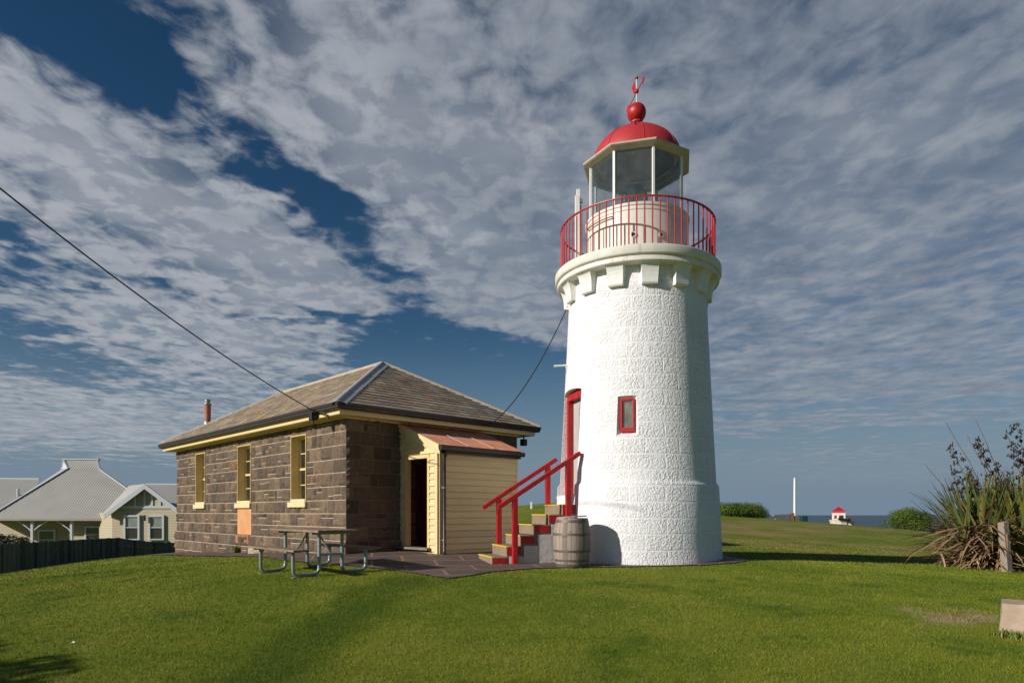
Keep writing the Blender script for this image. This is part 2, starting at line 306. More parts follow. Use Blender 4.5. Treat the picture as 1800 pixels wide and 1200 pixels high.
def grass_mat(name, blade=False):
    m = bpy.data.materials.new(name); m.use_nodes = True; t = m.node_tree; n = t.nodes; l = t.links
    b = n['Principled BSDF']; b.inputs['Roughness'].default_value = .62 if blade else .9; b.inputs['Specular IOR Level'].default_value = .12
    g = n.new('ShaderNodeNewGeometry'); pos = g.outputs['Position']
    def noise(scale, detail, st=(1, 1, 1), rough=.6, off=(0, 0, 0)):
        mp = n.new('ShaderNodeMapping'); mp.inputs['Scale'].default_value = st; mp.inputs['Location'].default_value = off; l.new(pos, mp.inputs[0])
        q = n.new('ShaderNodeTexNoise'); q.inputs['Scale'].default_value = scale; q.inputs['Detail'].default_value = detail; q.inputs['Roughness'].default_value = rough
        l.new(mp.outputs[0], q.inputs[0]); return q.outputs['Fac']
    def ramp(f, lo, hi):
        r = n.new('ShaderNodeMapRange'); r.interpolation_type = 'SMOOTHSTEP'; l.new(f, r.inputs[0]); r.inputs[1].default_value = lo; r.inputs[2].default_value = hi; return r.outputs[0]
    def mix(f, a, c):
        q = n.new('ShaderNodeMixRGB'); l.new(f, q.inputs[0])
        for i, z in ((1, a), (2, c)):
            if isinstance(z, tuple): q.inputs[i].default_value = (*z, 1)
            else: l.new(z, q.inputs[i])
        return q.outputs[0]
    k = 1.15
    def C(a, b_, c): return (a*k, b_*k, c*k)
    col = mix(ramp(noise(.55, 5, (1, 1, 1)), .34, .66), C(.112, .152, .011), C(.182, .198, .021))
    col = mix(ramp(noise(2.6, 6), .54, .80), col, C(.215, .200, .045))          # dry thatch flecks
    col = mix(ramp(noise(5.5, 6, off=(4, 7, 0), rough=.7), .46, .72), col, C(.165, .20, .022))
    col = mix(ramp(noise(1.1, 5, off=(8, 3, 0)), .52, .70), col, C(.075, .122, .009))  # lusher clover
    st_x = n.new('ShaderNodeSeparateXYZ'); l.new(pos, st_x.inputs[0])
    def mm_(op, a, c):
        q = n.new('ShaderNodeMath'); q.operation = op
        for i, z in enumerate((a, c)):
            if isinstance(z, (int, float)): q.inputs[i].default_value = z
            else: l.new(z, q.inputs[i])
        return q.outputs[0]
    cx2 = mm_('ADD', st_x.outputs[0], mm_('MULTIPLY', mm_('SUBTRACT', 10.5, st_x.outputs[1]), .12))   # darker green strip in the turf, running out from the corner of the paving
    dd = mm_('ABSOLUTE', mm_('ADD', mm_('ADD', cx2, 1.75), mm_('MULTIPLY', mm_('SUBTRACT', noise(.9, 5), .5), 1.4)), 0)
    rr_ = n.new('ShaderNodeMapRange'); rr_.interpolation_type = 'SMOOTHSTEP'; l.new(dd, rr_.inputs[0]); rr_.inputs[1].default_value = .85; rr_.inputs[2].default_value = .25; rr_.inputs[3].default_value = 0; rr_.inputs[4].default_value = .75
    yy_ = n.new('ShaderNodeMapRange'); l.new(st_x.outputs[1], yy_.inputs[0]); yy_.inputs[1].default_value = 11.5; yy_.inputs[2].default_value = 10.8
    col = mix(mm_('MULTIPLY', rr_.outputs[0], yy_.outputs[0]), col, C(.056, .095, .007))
    ww = n.new('ShaderNodeVectorMath'); ww.operation = 'DISTANCE'; mpw = n.new('ShaderNodeMapping'); mpw.inputs['Scale'].default_value = (1, 1, 0); l.new(pos, mpw.inputs[0]); l.new(mpw.outputs[0], ww.inputs[0]); ww.inputs[1].default_value = (5.75, 8.6, 0)      # worn, dry turf by the sandstone block
    wr_ = n.new('ShaderNodeMapRange'); wr_.interpolation_type = 'SMOOTHSTEP'; l.new(mm_('ADD', ww.outputs['Value'], mm_('MULTIPLY', noise(1.6, 5, off=(2, 2, 0)), 2.6)), wr_.inputs[0]); wr_.inputs[1].default_value = 2.15; wr_.inputs[2].default_value = 1.35
    wr_.inputs[3].default_value = 0; wr_.inputs[4].default_value = .85
    col = mix(wr_.outputs[0], col, C(.30, .22, .13))
    # paler, brown patches on the rise behind the tower
    sp = n.new('ShaderNodeSeparateXYZ'); l.new(pos, sp.inputs[0])
    far = n.new('ShaderNodeMapRange'); l.new(sp.outputs[1], far.inputs[0]); far.inputs[1].default_value = 19; far.inputs[2].default_value = 25
    rx = n.new('ShaderNodeMapRange'); l.new(sp.outputs[0], rx.inputs[0]); rx.inputs[1].default_value = 3; rx.inputs[2].default_value = 7
    fy = n.new('ShaderNodeMapRange'); l.new(sp.outputs[1], fy.inputs[0]); fy.inputs[1].default_value = 40; fy.inputs[2].default_value = 33
    mm = n.new('ShaderNodeMath'); mm.operation = 'MULTIPLY'; l.new(far.outputs[0], mm.inputs[0]); l.new(rx.outputs[0], mm.inputs[1])
    m3 = n.new('ShaderNodeMath'); m3.operation = 'MULTIPLY'; l.new(mm.outputs[0], m3.inputs[0]); l.new(fy.outputs[0], m3.inputs[1])
    m4 = n.new('ShaderNodeMath'); m4.operation = 'MULTIPLY'; l.new(m3.outputs[0], m4.inputs[0]); l.new(ramp(noise(.22, 5, (1, 1.6, 1)), .38, .66), m4.inputs[1])
    col = mix(m4.outputs[0], col, C(.27, .195, .085))
    if blade:
        a = n.new('ShaderNodeAttribute'); a.attribute_name = 'tone'
        sm = n.new('ShaderNodeVectorMath'); sm.operation = 'SCALE'; l.new(col, sm.inputs[0]); l.new(a.outputs['Fac'], sm.inputs['Scale']); col = sm.outputs[0]
        b.inputs['Subsurface Weight'].default_value = 0
    else:
        f2 = noise(14, 6, (1, 1, 1), .75); r = n.new('ShaderNodeMapRange'); l.new(f2, r.inputs[0]); r.inputs[1].default_value = .3; r.inputs[2].default_value = .7; r.inputs[3].default_value = .70; r.inputs[4].default_value = 1.28
        sm = n.new('ShaderNodeVectorMath'); sm.operation = 'SCALE'; l.new(col, sm.inputs[0]); l.new(r.outputs[0], sm.inputs['Scale']); col = sm.outputs[0]
        bp = n.new('ShaderNodeBump'); bp.inputs['Strength'].default_value = .8; bp.inputs['Distance'].default_value = .03
        l.new(noise(30, 8, (1, 1, 1), .8), bp.inputs['Height']); l.new(bp.outputs[0], b.inputs['Normal'])
    l.new(col, b.inputs['Base Color']); return m
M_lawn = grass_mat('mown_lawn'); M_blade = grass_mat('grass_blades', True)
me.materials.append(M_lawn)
lawn = bpy.data.objects.new('lawn_ground', me); sc.collection.objects.link(lawn); struct(lawn)

# sea
def sea_mat():
    m = bpy.data.materials.new('sea_water'); m.use_nodes = True; t = m.node_tree; n = t.nodes; l = t.links
    b = n['Principled BSDF']; b.inputs['Base Color'].default_value = (.030, .062, .095, 1); b.inputs['Roughness'].default_value = .38; b.inputs['Specular IOR Level'].default_value = .35
    tcn = n.new('ShaderNodeTexCoord'); no = n.new('ShaderNodeTexNoise'); no.inputs['Scale'].default_value = .09; no.inputs['Detail'].default_value = 9; no.inputs['Roughness'].default_value = .7
    l.new(tcn.outputs['Object'], no.inputs[0]); bp = n.new('ShaderNodeBump'); bp.inputs['Strength'].default_value = .9; bp.inputs['Distance'].default_value = 2.5
    l.new(no.outputs['Fac'], bp.inputs['Height']); l.new(bp.outputs[0], b.inputs['Normal']); return m
mb = MB(); mb.face([(-6000, -600, -26), (6000, -600, -26), (6000, 5900, -26), (-6000, 5900, -26)]); struct(mb.build('sea_water', sea_mat()))

# ------------------------------------------------------------------ cottage frame: s along the front wall, t along the long wall
E1 = Vector((math.cos(R(43.8)), math.sin(R(43.8)), 0)); E2 = Vector((-E1.y, E1.x, 0))
C0 = Vector((-3.7126, 14.75, 0)); LW, LL = 5.34, 11.6
def W(s_, t_, z=0): return C0 + E1*s_ + E2*t_ + Vector((0, 0, z))
TC = Vector((2.764, 14.641, 0))                      # tower axis
SD = Vector((.956, .294, 0)); SN = Vector((-.294, .956, 0))   # stair: ascending direction and its far side
ST0 = Vector((-.553, 13.62, 0))                      # middle of the bottom nosing

# paving
pix = [W(-.95, 12.6), W(-.95, 4.0), W(-1.0, 1.8), W(-1.35, .3), P(700, 1003, 11.9), P(745, 1010, 11.2), P(788, 1016.5, 10.7), P(830, 1011, 11.1), P(870, 1005, 11.7), P(940, 999, 12.3), P(1010, 996, 12.6), P(1123, 995, 12.65), P(1230, 993.5, 12.8), P(1290, 990, 13.2), P(1322, 986, 13.9), P(1290, 982, 14.6), P(1255, 979, 15.4)]
pave = [(p.x, p.y) for p in pix] + [(4.2, 17.2), (1.5, 17.6), (-.3, 16.6)] + [(W(5.5, -.6).x, W(5.5, -.6).y), (W(5.5, .4).x, W(5.5, .4).y), (W(.3, .4).x, W(.3, .4).y), (W(.3, 12.6).x, W(.3, 12.6).y)]
dense = []
for i, a in enumerate(pave):
    b = pave[(i+1) % len(pave)]; L_ = math.hypot(b[0]-a[0], b[1]-a[1]); n_ = max(1, int(L_/.12))
    for k in range(n_):
        f = k/n_; jx = (random.random()-.5)*.05 if i < 17 and k else 0; jy = (random.random()-.5)*.05 if i < 17 and k else 0
        dense.append((a[0]+(b[0]-a[0])*f+jx, a[1]+(b[1]-a[1])*f+jy))
def inside(poly, X, Y):
    X = np.asarray(X); Y = np.asarray(Y); r = np.zeros(X.shape, bool); n_ = len(poly)
    for i in range(n_):
        x1, y1 = poly[i]; x2, y2 = poly[(i+1) % n_]
        if y1 == y2: continue
        c = ((y1 > Y) != (y2 > Y)) & (X < (x2-x1)*(Y-y1)/(y2-y1)+x1); r ^= c
    return r
px, py = np.meshgrid(np.arange(-14, 6, .3), np.arange(10, 26, .3)); px = px.ravel(); py = py.ravel(); k = inside(dense, px, py)
pts = [Vector(p) for p in dense] + [Vector((a, b)) for a, b in zip(px[k], py[k])]
nd = len(dense); res = geometry.delaunay_2d_cdt(pts, [(i, (i+1) % nd) for i in range(nd)], [], 1, 1e-4)
pv = np.array([(p.x, p.y) for p in res[0]]); pz = terrain(pv[:, 0], pv[:, 1]) + .022
mb = MB(); mb.v = [(a, b, c) for (a, b), c in zip(pv, pz)]; mb.f = [tuple(f) for f in res[2]]; mb.c = [None]*len(mb.f); mb.uv = [None]*len(mb.f)
def paving_mat():
    m = mat('slate_paving', (.105, .078, .066), .8, var=.28, vscale=2.2, bump=.35, bscale=18, coords='Object')
    t = m.node_tree; n = t.nodes; l = t.links; b = n['Principled BSDF']; base = b.inputs['Base Color'].links[0].from_socket
    g = n.new('ShaderNodeNewGeometry'); mp = n.new('ShaderNodeMapping'); mp.inputs['Rotation'].default_value = (0, 0, R(-12)); l.new(g.outputs['Position'], mp.inputs[0])
    br = n.new('ShaderNodeTexBrick'); l.new(mp.outputs[0], br.inputs[0]); br.inputs['Scale'].default_value = 1; br.inputs['Brick Width'].default_value = 1.25; br.inputs['Row Height'].default_value = .85; br.inputs['Mortar Size'].default_value = .028
    br.inputs['Mortar Smooth'].default_value = .3; br.inputs['Color1'].default_value = (.75, .75, .78, 1); br.inputs['Color2'].default_value = (1.25, 1.12, 1.05, 1); br.inputs['Mortar'].default_value = (1, 1, 1, 1)
    mu = n.new('ShaderNodeMixRGB'); mu.blend_type = 'MULTIPLY'; mu.inputs[0].default_value = 1; l.new(base, mu.inputs[1]); l.new(br.outputs['Color'], mu.inputs[2])
    m2 = n.new('ShaderNodeMixRGB'); l.new(br.outputs['Fac'], m2.inputs[0]); l.new(mu.outputs[0], m2.inputs[1]); m2.inputs[2].default_value = (.30, .17, .115, 1)
    l.new(m2.outputs[0], b.inputs['Base Color']); return m
struct(mb.build('paving_path', paving_mat(), smooth='full'))

# grass blades on the near lawn
def blades(n, y0, y1, hgt, wid, power):
    u = rng.random(n); Y = y0*(y1/y0)**(u**power)
    X = (rng.random(n)*2-1)*(Y*.86+1.2)
    k = ~inside(dense, X, Y); k &= ~((X-TC.x)**2+(Y-TC.y)**2 < 1.8**2)
    ls = (X-C0.x)*E1.x+(Y-C0.y)*E1.y; lt = (X-C0.x)*E2.x+(Y-C0.y)*E2.y
    k &= ~((ls > -.3) & (ls < 5.5) & (lt > -.2) & (lt < 11.8))
    X, Y = X[k], Y[k]; n = len(X); Z = terrain(X, Y)
    clump = np.array([mnoise.noise(Vector((a*1.7, b*1.7, 0))) for a, b in zip(X[::8], Y[::8])]).repeat(8)[:n] if n > 8 else 0
    if len(clump) < n: clump = np.pad(clump, (0, n-len(clump)))
    hh = hgt*(.55+.8*rng.random(n))*(1+.25*clump); ww = wid*(.6+.8*rng.random(n))*(Y/7)**.75
    a = rng.random(n)*2*np.pi; lean = (rng.random((n, 2))-.5)*1.5*hh[:, None]
    cx, cy = np.cos(a)*ww/2, np.sin(a)*ww/2
    v = np.empty((n, 3, 3)); v[:, 0] = np.stack([X-cx, Y-cy, Z-.004], 1); v[:, 1] = np.stack([X+cx, Y+cy, Z-.004], 1); v[:, 2] = np.stack([X+lean[:, 0], Y+lean[:, 1], Z+hh], 1)
    return v.reshape(-1, 3), .72+.62*rng.random(n)
parts = [blades(470000, 4.3, 15, .026, .0040, .85), blades(70000, 14, 26, .034, .006, 1)]
V = np.concatenate([p[0] for p in parts]).astype(np.float32); T = np.concatenate([p[1] for p in parts]).astype(np.float32)
n = len(T); me = bpy.data.meshes.new('grass'); me.vertices.add(3*n); me.vertices.foreach_set('co', V.ravel())
me.loops.add(3*n); me.loops.foreach_set('vertex_index', np.arange(3*n, dtype=np.int32)); me.polygons.add(n); me.polygons.foreach_set('loop_start', np.arange(0, 3*n, 3, dtype=np.int32))
at = me.attributes.new('tone', 'FLOAT', 'FACE'); at.data.foreach_set('value', T)
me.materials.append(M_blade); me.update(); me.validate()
g = bpy.data.objects.new('grass', me); sc.collection.objects.link(g); tag(g, 'short mown green grass blades covering the near lawn', 'grass'); struct(g, 'stuff')

# ------------------------------------------------------------------ lighthouse
def front_dir(phi):            # direction at angle phi (deg) round the tower from the side that faces the camera, + to the right
    a = R(259.3 + phi); return Vector((math.cos(a), math.sin(a), 0))
def tower_mat():
    m = bpy.data.materials.new('whitewashed_stone'); m.use_nodes = True; t = m.node_tree; n = t.nodes; l = t.links
    b = n['Principled BSDF']; b.inputs['Roughness'].default_value = .6; b.inputs['Specular IOR Level'].default_value = .3
    tcn = n.new('ShaderNodeTexCoord'); uv = tcn.outputs['UV']; ob = tcn.outputs['Object']
    wob = n.new('ShaderNodeTexNoise'); wob.inputs['Scale'].default_value = 2.2; l.new(uv, wob.inputs[0]); wm = n.new('ShaderNodeVectorMath'); wm.operation = 'MULTIPLY_ADD'; l.new(wob.outputs['Color'], wm.inputs[0]); wm.inputs[1].default_value = (.16, .03, 0); l.new(uv, wm.inputs[2])
    br = n.new('ShaderNodeTexBrick'); l.new(wm.outputs[0], br.inputs[0]); br.inputs['Scale'].default_value = 1; br.offset = .42; br.squash = 1.35; br.squash_frequency = 3
    br.inputs['Brick Width'].default_value = .70; br.inputs['Row Height'].default_value = .318; br.inputs['Mortar Size'].default_value = .030; br.inputs['Mortar Smooth'].default_value = .9
    mask = n.new('ShaderNodeMapRange'); l.new(br.outputs['Fac'], mask.inputs[0]); mask.inputs[3].default_value = 1; mask.inputs[4].default_value = 0   # 1 inside the block
    def noise(s, d, r=.6, dist=0):
        q = n.new('ShaderNodeTexNoise'); q.inputs['Scale'].default_value = s; q.inputs['Detail'].default_value = d; q.inputs['Roughness'].default_value = r; q.inputs['Distortion'].default_value = dist
        l.new(ob, q.inputs[0]); return q.outputs['Fac']
    def m_(op, a, c):
        q = n.new('ShaderNodeMath'); q.operation = op
        for i, z in enumerate((a, c)):
            if isinstance(z, (int, float)): q.inputs[i].default_value = z
            else: l.new(z, q.inputs[i])
        return q.outputs[0]
    vo = n.new('ShaderNodeTexVoronoi'); vo.feature = 'F1'; vo.inputs['Scale'].default_value = 23
    wp = n.new('ShaderNodeMixRGB'); wp.inputs[0].default_value = .12; l.new(ob, wp.inputs[1])
    nn = n.new('ShaderNodeTexNoise'); nn.inputs['Scale'].default_value = 9; l.new(ob, nn.inputs[0]); l.new(nn.outputs['Color'], wp.inputs[2]); l.new(wp.outputs[0], vo.inputs[0])
    rough = m_('ADD', m_('MULTIPLY', vo.outputs['Distance'], .9), m_('MULTIPLY', noise(30, 5, .6, .4), 1.3))
    amp = m_('ADD', m_('MULTIPLY', noise(1.8, 4), 3.4), -.75)
    rough = m_('ADD', rough, -.93)
    hgt = m_('ADD', m_('MULTIPLY', m_('MULTIPLY', mask.outputs[0], rough), m_('MAXIMUM', amp, .12)), m_('MULTIPLY', mask.outputs[0], .09))
    hgt = m_('ADD', hgt, m_('MULTIPLY', noise(60, 3), .08))
    bp = n.new('ShaderNodeBump'); bp.inputs['Strength'].default_value = .85; bp.inputs['Distance'].default_value = .019
    l.new(hgt, bp.inputs['Height']); l.new(bp.outputs[0], b.inputs['Normal'])
    # faint grime in patches and damp near the base
    g1 = n.new('ShaderNodeMapRange'); g1.interpolation_type = 'SMOOTHSTEP'; l.new(noise(3.5, 8, .7), g1.inputs[0]); g1.inputs[1].default_value = .58; g1.inputs[2].default_value = .80
    c1 = n.new('ShaderNodeMixRGB'); l.new(g1.outputs[0], c1.inputs[0]); c1.inputs[1].default_value = (.83, .815, .82, 1); c1.inputs[2].default_value = (.74, .735, .71, 1)
    sp = n.new('ShaderNodeSeparateXYZ'); l.new(ob, sp.inputs[0])
    lo = n.new('ShaderNodeMapRange'); l.new(m_('ADD', sp.outputs[2], m_('MULTIPLY', noise(6, 6, .7), .35)), lo.inputs[0]); lo.inputs[1].default_value = .23; lo.inputs[2].default_value = .10
    c2 = n.new('ShaderNodeMixRGB'); l.new(lo.outputs[0], c2.inputs[0]); l.new(c1.outputs[0], c2.inputs[1]); c2.inputs[2].default_value = (.42, .36, .29, 1)
    l.new(c2.outputs[0], b.inputs['Base Color']); return m
M_tower = tower_mat()
M_slab = mat('weathered_white_slab', (.76, .735, .66), .6, var=.08, vscale=5, bump=.15, bscale=40, stain=(.42, .22, .09), stain_scale=2.6, stain_lo=.55, stain_hi=.72, stain_stretch=(2.2, 2.2, .25))
M_corbel = mat('off_white_corbel', (.80, .79, .75), .6, var=.06, vscale=6, bump=.2, bscale=30)
M_drum = mat('pinkish_white_iron', (.74, .68, .61), .5, var=.05, vscale=4, bump=.06, bscale=30, stain=(.50, .24, .10), stain_scale=2.2, stain_lo=.63, stain_hi=.78, stain_stretch=(1.5, 1.5, .6))
M_soffit = mat('lantern_beige_paint', (.50, .43, .32), .55, var=.1, vscale=5)
M_soot = mat('grey_lantern_ceiling', (.30, .31, .28), .7, var=.25, vscale=3)
GB = -1.05
lh = thing('lighthouse', 'round whitewashed stone lighthouse with red dome and red gallery railing', 'lighthouse', (TC.x, TC.y, GB))
Z = lambda z: z - GB          # part coordinates are above the tower foot
def cut(obj, cutters, solver='EXACT'):
    for c in cutters:
        md = obj.modifiers.new('cut', 'BOOLEAN'); md.operation = 'DIFFERENCE'; md.solver = solver; md.object = c
    dg = bpy.context.evaluated_depsgraph_get(); dg.update()
    new = bpy.data.meshes.new_from_object(obj.evaluated_get(dg)); obj.modifiers.clear(); old = obj.data; obj.data = new
    new.name = old.name
    for c in cutters: bpy.data.objects.remove(c)
prof = [(1.90, Z(-1.9)), (1.84, Z(-1.10)), (1.822, Z(-.99)), (1.805, Z(-.6)), (1.748, Z(.55)), (1.738, Z(.575)), (1.712, Z(.60)), (1.700, Z(.62)), (1.690, Z(.66)), (1.612, Z(2.2)), (1.545, Z(3.5)), (1.500, Z(4.5)), (1.495, Z(4.95))]
mb = MB(); mb.lathe(prof, 160, ur=1.65)
tb = mb.build('tower_wall', M_tower, lh, merge=True)
da = math.atan2(-SD.y, -SD.x)                       # the doorway faces down the stair
Md = Matrix.Rotation(da, 4, 'Z')
def arch_prism(x0, x1, w, z0, zs, rise, Mx):        # box along local x with a segmental arched head
    m = MB(); pts = [(-w, z0), (w, z0)] + [(w*math.cos(R(k)), zs + rise*math.sin(R(k))) for k in range(0, 181, 15)]
    a = [Mx @ Vector((x0, y, z)) for y, z in pts]; b = [Mx @ Vector((x1, y, z)) for y, z in pts]; n_ = len(pts)
    m.faces(a+b, [tuple(range(n_)), tuple(reversed(range(n_, 2*n_)))] + [(i, (i+1) % n_, n_+(i+1) % n_, n_+i) for i in range(n_)])
    return m
c1 = arch_prism(1.30, 2.4, .47, Z(.355), Z(2.56), .07, Md).build('cutter', None, lh, merge=True)
wa = R(259.3 - 6.4); Mw = Matrix.Rotation(wa, 4, 'Z')
m = MB()
wz0, wz1 = Z(1.565), Z(2.295)
vs = [Mw @ Vector((x, y*w_, z)) for x, w_, a_ in ((1.53, .148, .030), (2.1, .52, -.38)) for y, z in ((-1, wz0+a_*.9), (1, wz0+a_*.9), (1, wz1-a_*.9), (-1, wz1-a_*.9))]
m.faces(vs, [(0, 1, 2, 3), (7, 6, 5, 4), (0, 4, 5, 1), (1, 5, 6, 2), (2, 6, 7, 3), (3, 7, 4, 0)])
c2 = m.build('cutter', None, lh, merge=True)
cut(tb, [c1, c2])
tb.data.polygons.foreach_set('use_smooth', [True]*len(tb.data.polygons)); tb.data.set_sharp_from_angle(angle=R(25))
# door and its frame
fr = MB()
for sgn in (-1, 1): fr.box(1.36, 1.475, min(sgn*.468, sgn*.38), max(sgn*.468, sgn*.38), Z(.36), Z(2.52), Md)
fr.box(1.36, 1.475, -.38, .38, Z(2.44), Z(2.58), Md)
df_ = fr.build('door_frame', M_red, lh, bevel=.006)
dl = MB(); dl.box(1.31, 1.35, -.38, .38, Z(.38), Z(2.44), Md)
for z0, z1 in ((.52, 1.15), (1.30, 2.3)):
    for y0, y1 in ((-.32, -.04), (.04, .32)): dl.box(1.35, 1.362, y0, y1, Z(z0), Z(z1), Md)
door = dl.build('door', mat('grey_white_door', (.46, .44, .42), .5, var=.08), lh, bevel=.004)
hd = MB(); hd.tube([Md @ Vector((1.35, .30, Z(1.2))), Md @ Vector((1.405, .30, Z(1.2)))], .012); hd.tube([Md @ Vector((1.405, .31, Z(1.2))), Md @ Vector((1.405, .20, Z(1.2)))], .012); hd.build('handle', M_black, door)
sl = MB(); sl.box(1.40, 1.72, -.46, .46, Z(.28), Z(.352), Md); sl.build('doorstep', M_white, lh, bevel=.01)
# window
wf = MB()
wy = .138
for a, b, c, d in ((-wy, -wy+.036, wz0+.03, wz1-.03), (wy-.036, wy, wz0+.03, wz1-.03), (-wy+.036, wy-.036, wz1-.07, wz1-.03), (-wy+.036, wy-.036, wz0+.03, wz0+.115)):
    wf.box(1.53, 1.595, a, b, c, d, Mw)
win = wf.build('window', M_red, lh, bevel=.004)
sg = MB(); sg.box(1.55, 1.575, -.106, -.080, wz0+.10, wz1-.06, Mw); sg.box(1.55, 1.575, .080, .106, wz0+.10, wz1-.06, Mw); sg.box(1.55, 1.575, -.082, .082, wz1-.09, wz1-.06, Mw); sg.box(1.55, 1.575, -.082, .082, wz0+.10, wz0+.13, Mw)
sg.build('sash', mat('brown_sash', (.20, .13, .10), .5), win)
pn = MB(); pn.box(1.556, 1.560, -.082, .082, wz0+.12, wz1-.08, Mw); pn.build('pane', glass('dusty_glass', (.5, .5, .45), .5, .55, (.30, .30, .26)), win)
# gallery
gl_ = MB(); gl_.lathe([(1.35, Z(4.93)), (1.74, Z(4.93)), (1.755, Z(4.945)), (1.755, Z(5.02)), (1.735, Z(5.045)), (1.775, Z(5.05)), (1.79, Z(5.065)), (1.80, Z(5.08)), (1.80, Z(5.225)), (1.785, Z(5.24)), (1.0, Z(5.245))], 128)
gl_.build('gallery_slab', M_slab, lh, smooth=True)
def corbel():
    m = MB(); hw0, hw1 = .155, .185; pts = [(1.44, 4.53, hw0), (1.585, 4.53, hw0), (1.600, 4.56, hw0)]
    for k in range(0, 91, 15): pts.append((1.60 + .115*(1-math.cos(R(k))), 4.56 + .368*math.sin(R(k)), hw0 + (hw1-hw0)*k/90))
    pts += [(1.715, 4.932, hw1), (1.44, 4.932, hw1)]
    a = [Vector((x, -w, Z(z))) for x, z, w in pts]; b = [Vector((x, w, Z(z))) for x, z, w in pts]; n_ = len(pts)
    m.faces(a+b, [tuple(reversed(range(n_))), tuple(range(n_, 2*n_))] + [(i, (i+1) % n_, n_+(i+1) % n_, n_+i) for i in range(n_)])
    return m.build('corbel', M_corbel, lh, merge=True, bevel=.006)
cb = corbel()
for i in range(14):
    ang = R(259.3 + 9.5 + 24.7*(i-7) if i < 14 else 0)
    o = cb if i == 0 else dup(cb, lh); o.rotation_euler = (0, 0, ang)
# railing
RR = 1.663
rl = MB()
n_ = 136
ring = [(RR*math.cos(2*math.pi*k/n_), RR*math.sin(2*math.pi*k/n_)) for k in range(n_)]
for k in range(n_):
    a, b = ring[k], ring[(k+1) % n_]; rl.bar((a[0], a[1], Z(6.225)), (b[0]*1.0, b[1]*1.0, Z(6.225)), .045, .020)
rail = rl.build('railing', M_red, lh)
bl = MB(); bl.tube([(0, 0, Z(5.235)), (0, 0, Z(6.22))], .0145, 8)
bal = bl.build('baluster', M_red, rail)
for i in range(68):
    a = 2*math.pi*i/68; o = bal if i == 0 else dup(bal, rail); o.location = (RR*math.cos(a), RR*math.sin(a), 0)
# lantern
dr = MB(); dr.lathe([(1.105, Z(5.24)), (1.105, Z(6.22)), (1.118, Z(6.225)), (1.122, Z(6.27)), (1.108, Z(6.28)), (1.108, Z(6.31)), (1.13, Z(6.315)), (1.135, Z(6.365)), (1.09, Z(6.385)), (.9, Z(6.385)), (.6, Z(6.30))], 96, cap=False)
drum = dr.build('lantern_drum', M_drum, lh, smooth=True)
for ph, q in ((-3, 0), (26, 1)):
    d = front_dir(ph); m = MB(); c = d*1.10 + Vector((0, 0, Z(5.70)))
    m.tube([c - d*.01, c + d*.035], .058, 16); vt = m.build('vent_pipe', M_drum, drum, bevel=.004)
    m = MB(); m.tube([c + d*.036, c + d*.0375], .036, 14); m.build('vent_hole', M_dark, vt)
hr = MB(); hr.tube([front_dir(a)*1.155 + Vector((0, 0, Z(6.14))) for a in range(-66, -22, 4)], .014, 8)
for a in (-66, -26): hr.tube([front_dir(a)*1.10 + Vector((0, 0, Z(6.14))), front_dir(a)*1.155 + Vector((0, 0, Z(6.14)))], .012, 6)
hr.build('grab_rail', mat('rusty_steel', (.30, .16, .09), .6, var=.3, vscale=12), drum)
OA = [259.3 - 26 + 45*k for k in range(8)]; gr_ = 1.045
mul = MB(); mul.box(-.026, .026, -.026, .026, Z(6.36), Z(7.60)); mu0 = mul.build('mullion', M_white, lh, bevel=.006)
for i, a in enumerate(OA):
    o = mu0 if i == 0 else dup(mu0, lh); o.location = (gr_*math.cos(R(a)), gr_*math.sin(R(a)), 0); o.rotation_euler = (0, 0, R(a))
side = 2*gr_*math.sin(R(22.5)); ap = gr_*math.cos(R(22.5))
gp = MB(); gp.box(ap-.004, ap+.004, -side/2+.02, side/2-.02, Z(6.375), Z(7.56)); g0 = gp.build('lantern_pane', M_lglass, lh)
for i, a in enumerate(OA):
    o = g0 if i == 0 else dup(g0, lh); o.rotation_euler = (0, 0, R(a+22.5))
def oct_ring(m, prof_):
    base = len(m.v); n8 = 8
    for r, z in prof_:
        for a in OA: m.v.append((r*math.cos(R(a)), r*math.sin(R(a)), Z(z)))
    for i in range(len(prof_)-1):
        for k in range(8):
            k2 = (k+1) % 8; m.f.append((base+i*8+k, base+i*8+k2, base+(i+1)*8+k2, base+(i+1)*8+k)); m.c.append(None); m.uv.append(None)
ev = MB(); oct_ring(ev, [(1.02, 7.545), (1.09, 7.545), (1.185, 7.585), (1.215, 7.605), (1.22, 7.635), (1.19, 7.655), (1.0, 7.70), (.88, 7.72)])
ev.build('lantern_eave', M_soffit, lh)
ce = MB(); ce.lathe([(1.03, Z(7.56)), (.90, Z(7.60)), (.84, Z(7.85)), (.62, Z(8.08)), (.2, Z(8.27)), (.01, Z(8.29))], 48, cap=False); ce.build('lantern_ceiling', M_soot, lh, smooth=True)
dm_ = MB(); pr = [(.99*math.cos(R(k)), Z(7.665 + .79*math.sin(R(k)))) for k in range(0, 84, 4)]
dm_.lathe(pr + [(.125, Z(8.475)), (.115, Z(8.60)), (.135, Z(8.61)), (.135, Z(8.64)), (.11, Z(8.66))], 96, cap=False); dome = dm_.build('dome', M_red_dome, lh, smooth=True)
for k in range(8):
    a = R(OA[k]-10); m = MB(); m.tube([(math.cos(a)*r*1.003, math.sin(a)*r*1.003, z+.003) for r, z in pr], .007, 6); m.build('seam', M_red_dome, dome)
hk = MB(); d = front_dir(-3); hk.tube([d*(.99*math.cos(R(k))+.025) + Vector((0, 0, Z(7.665+.79*math.sin(R(k)))+.02)) for k in range(36, 84, 6)], .011, 6); hk.build('lightning_strap', M_black, dome)
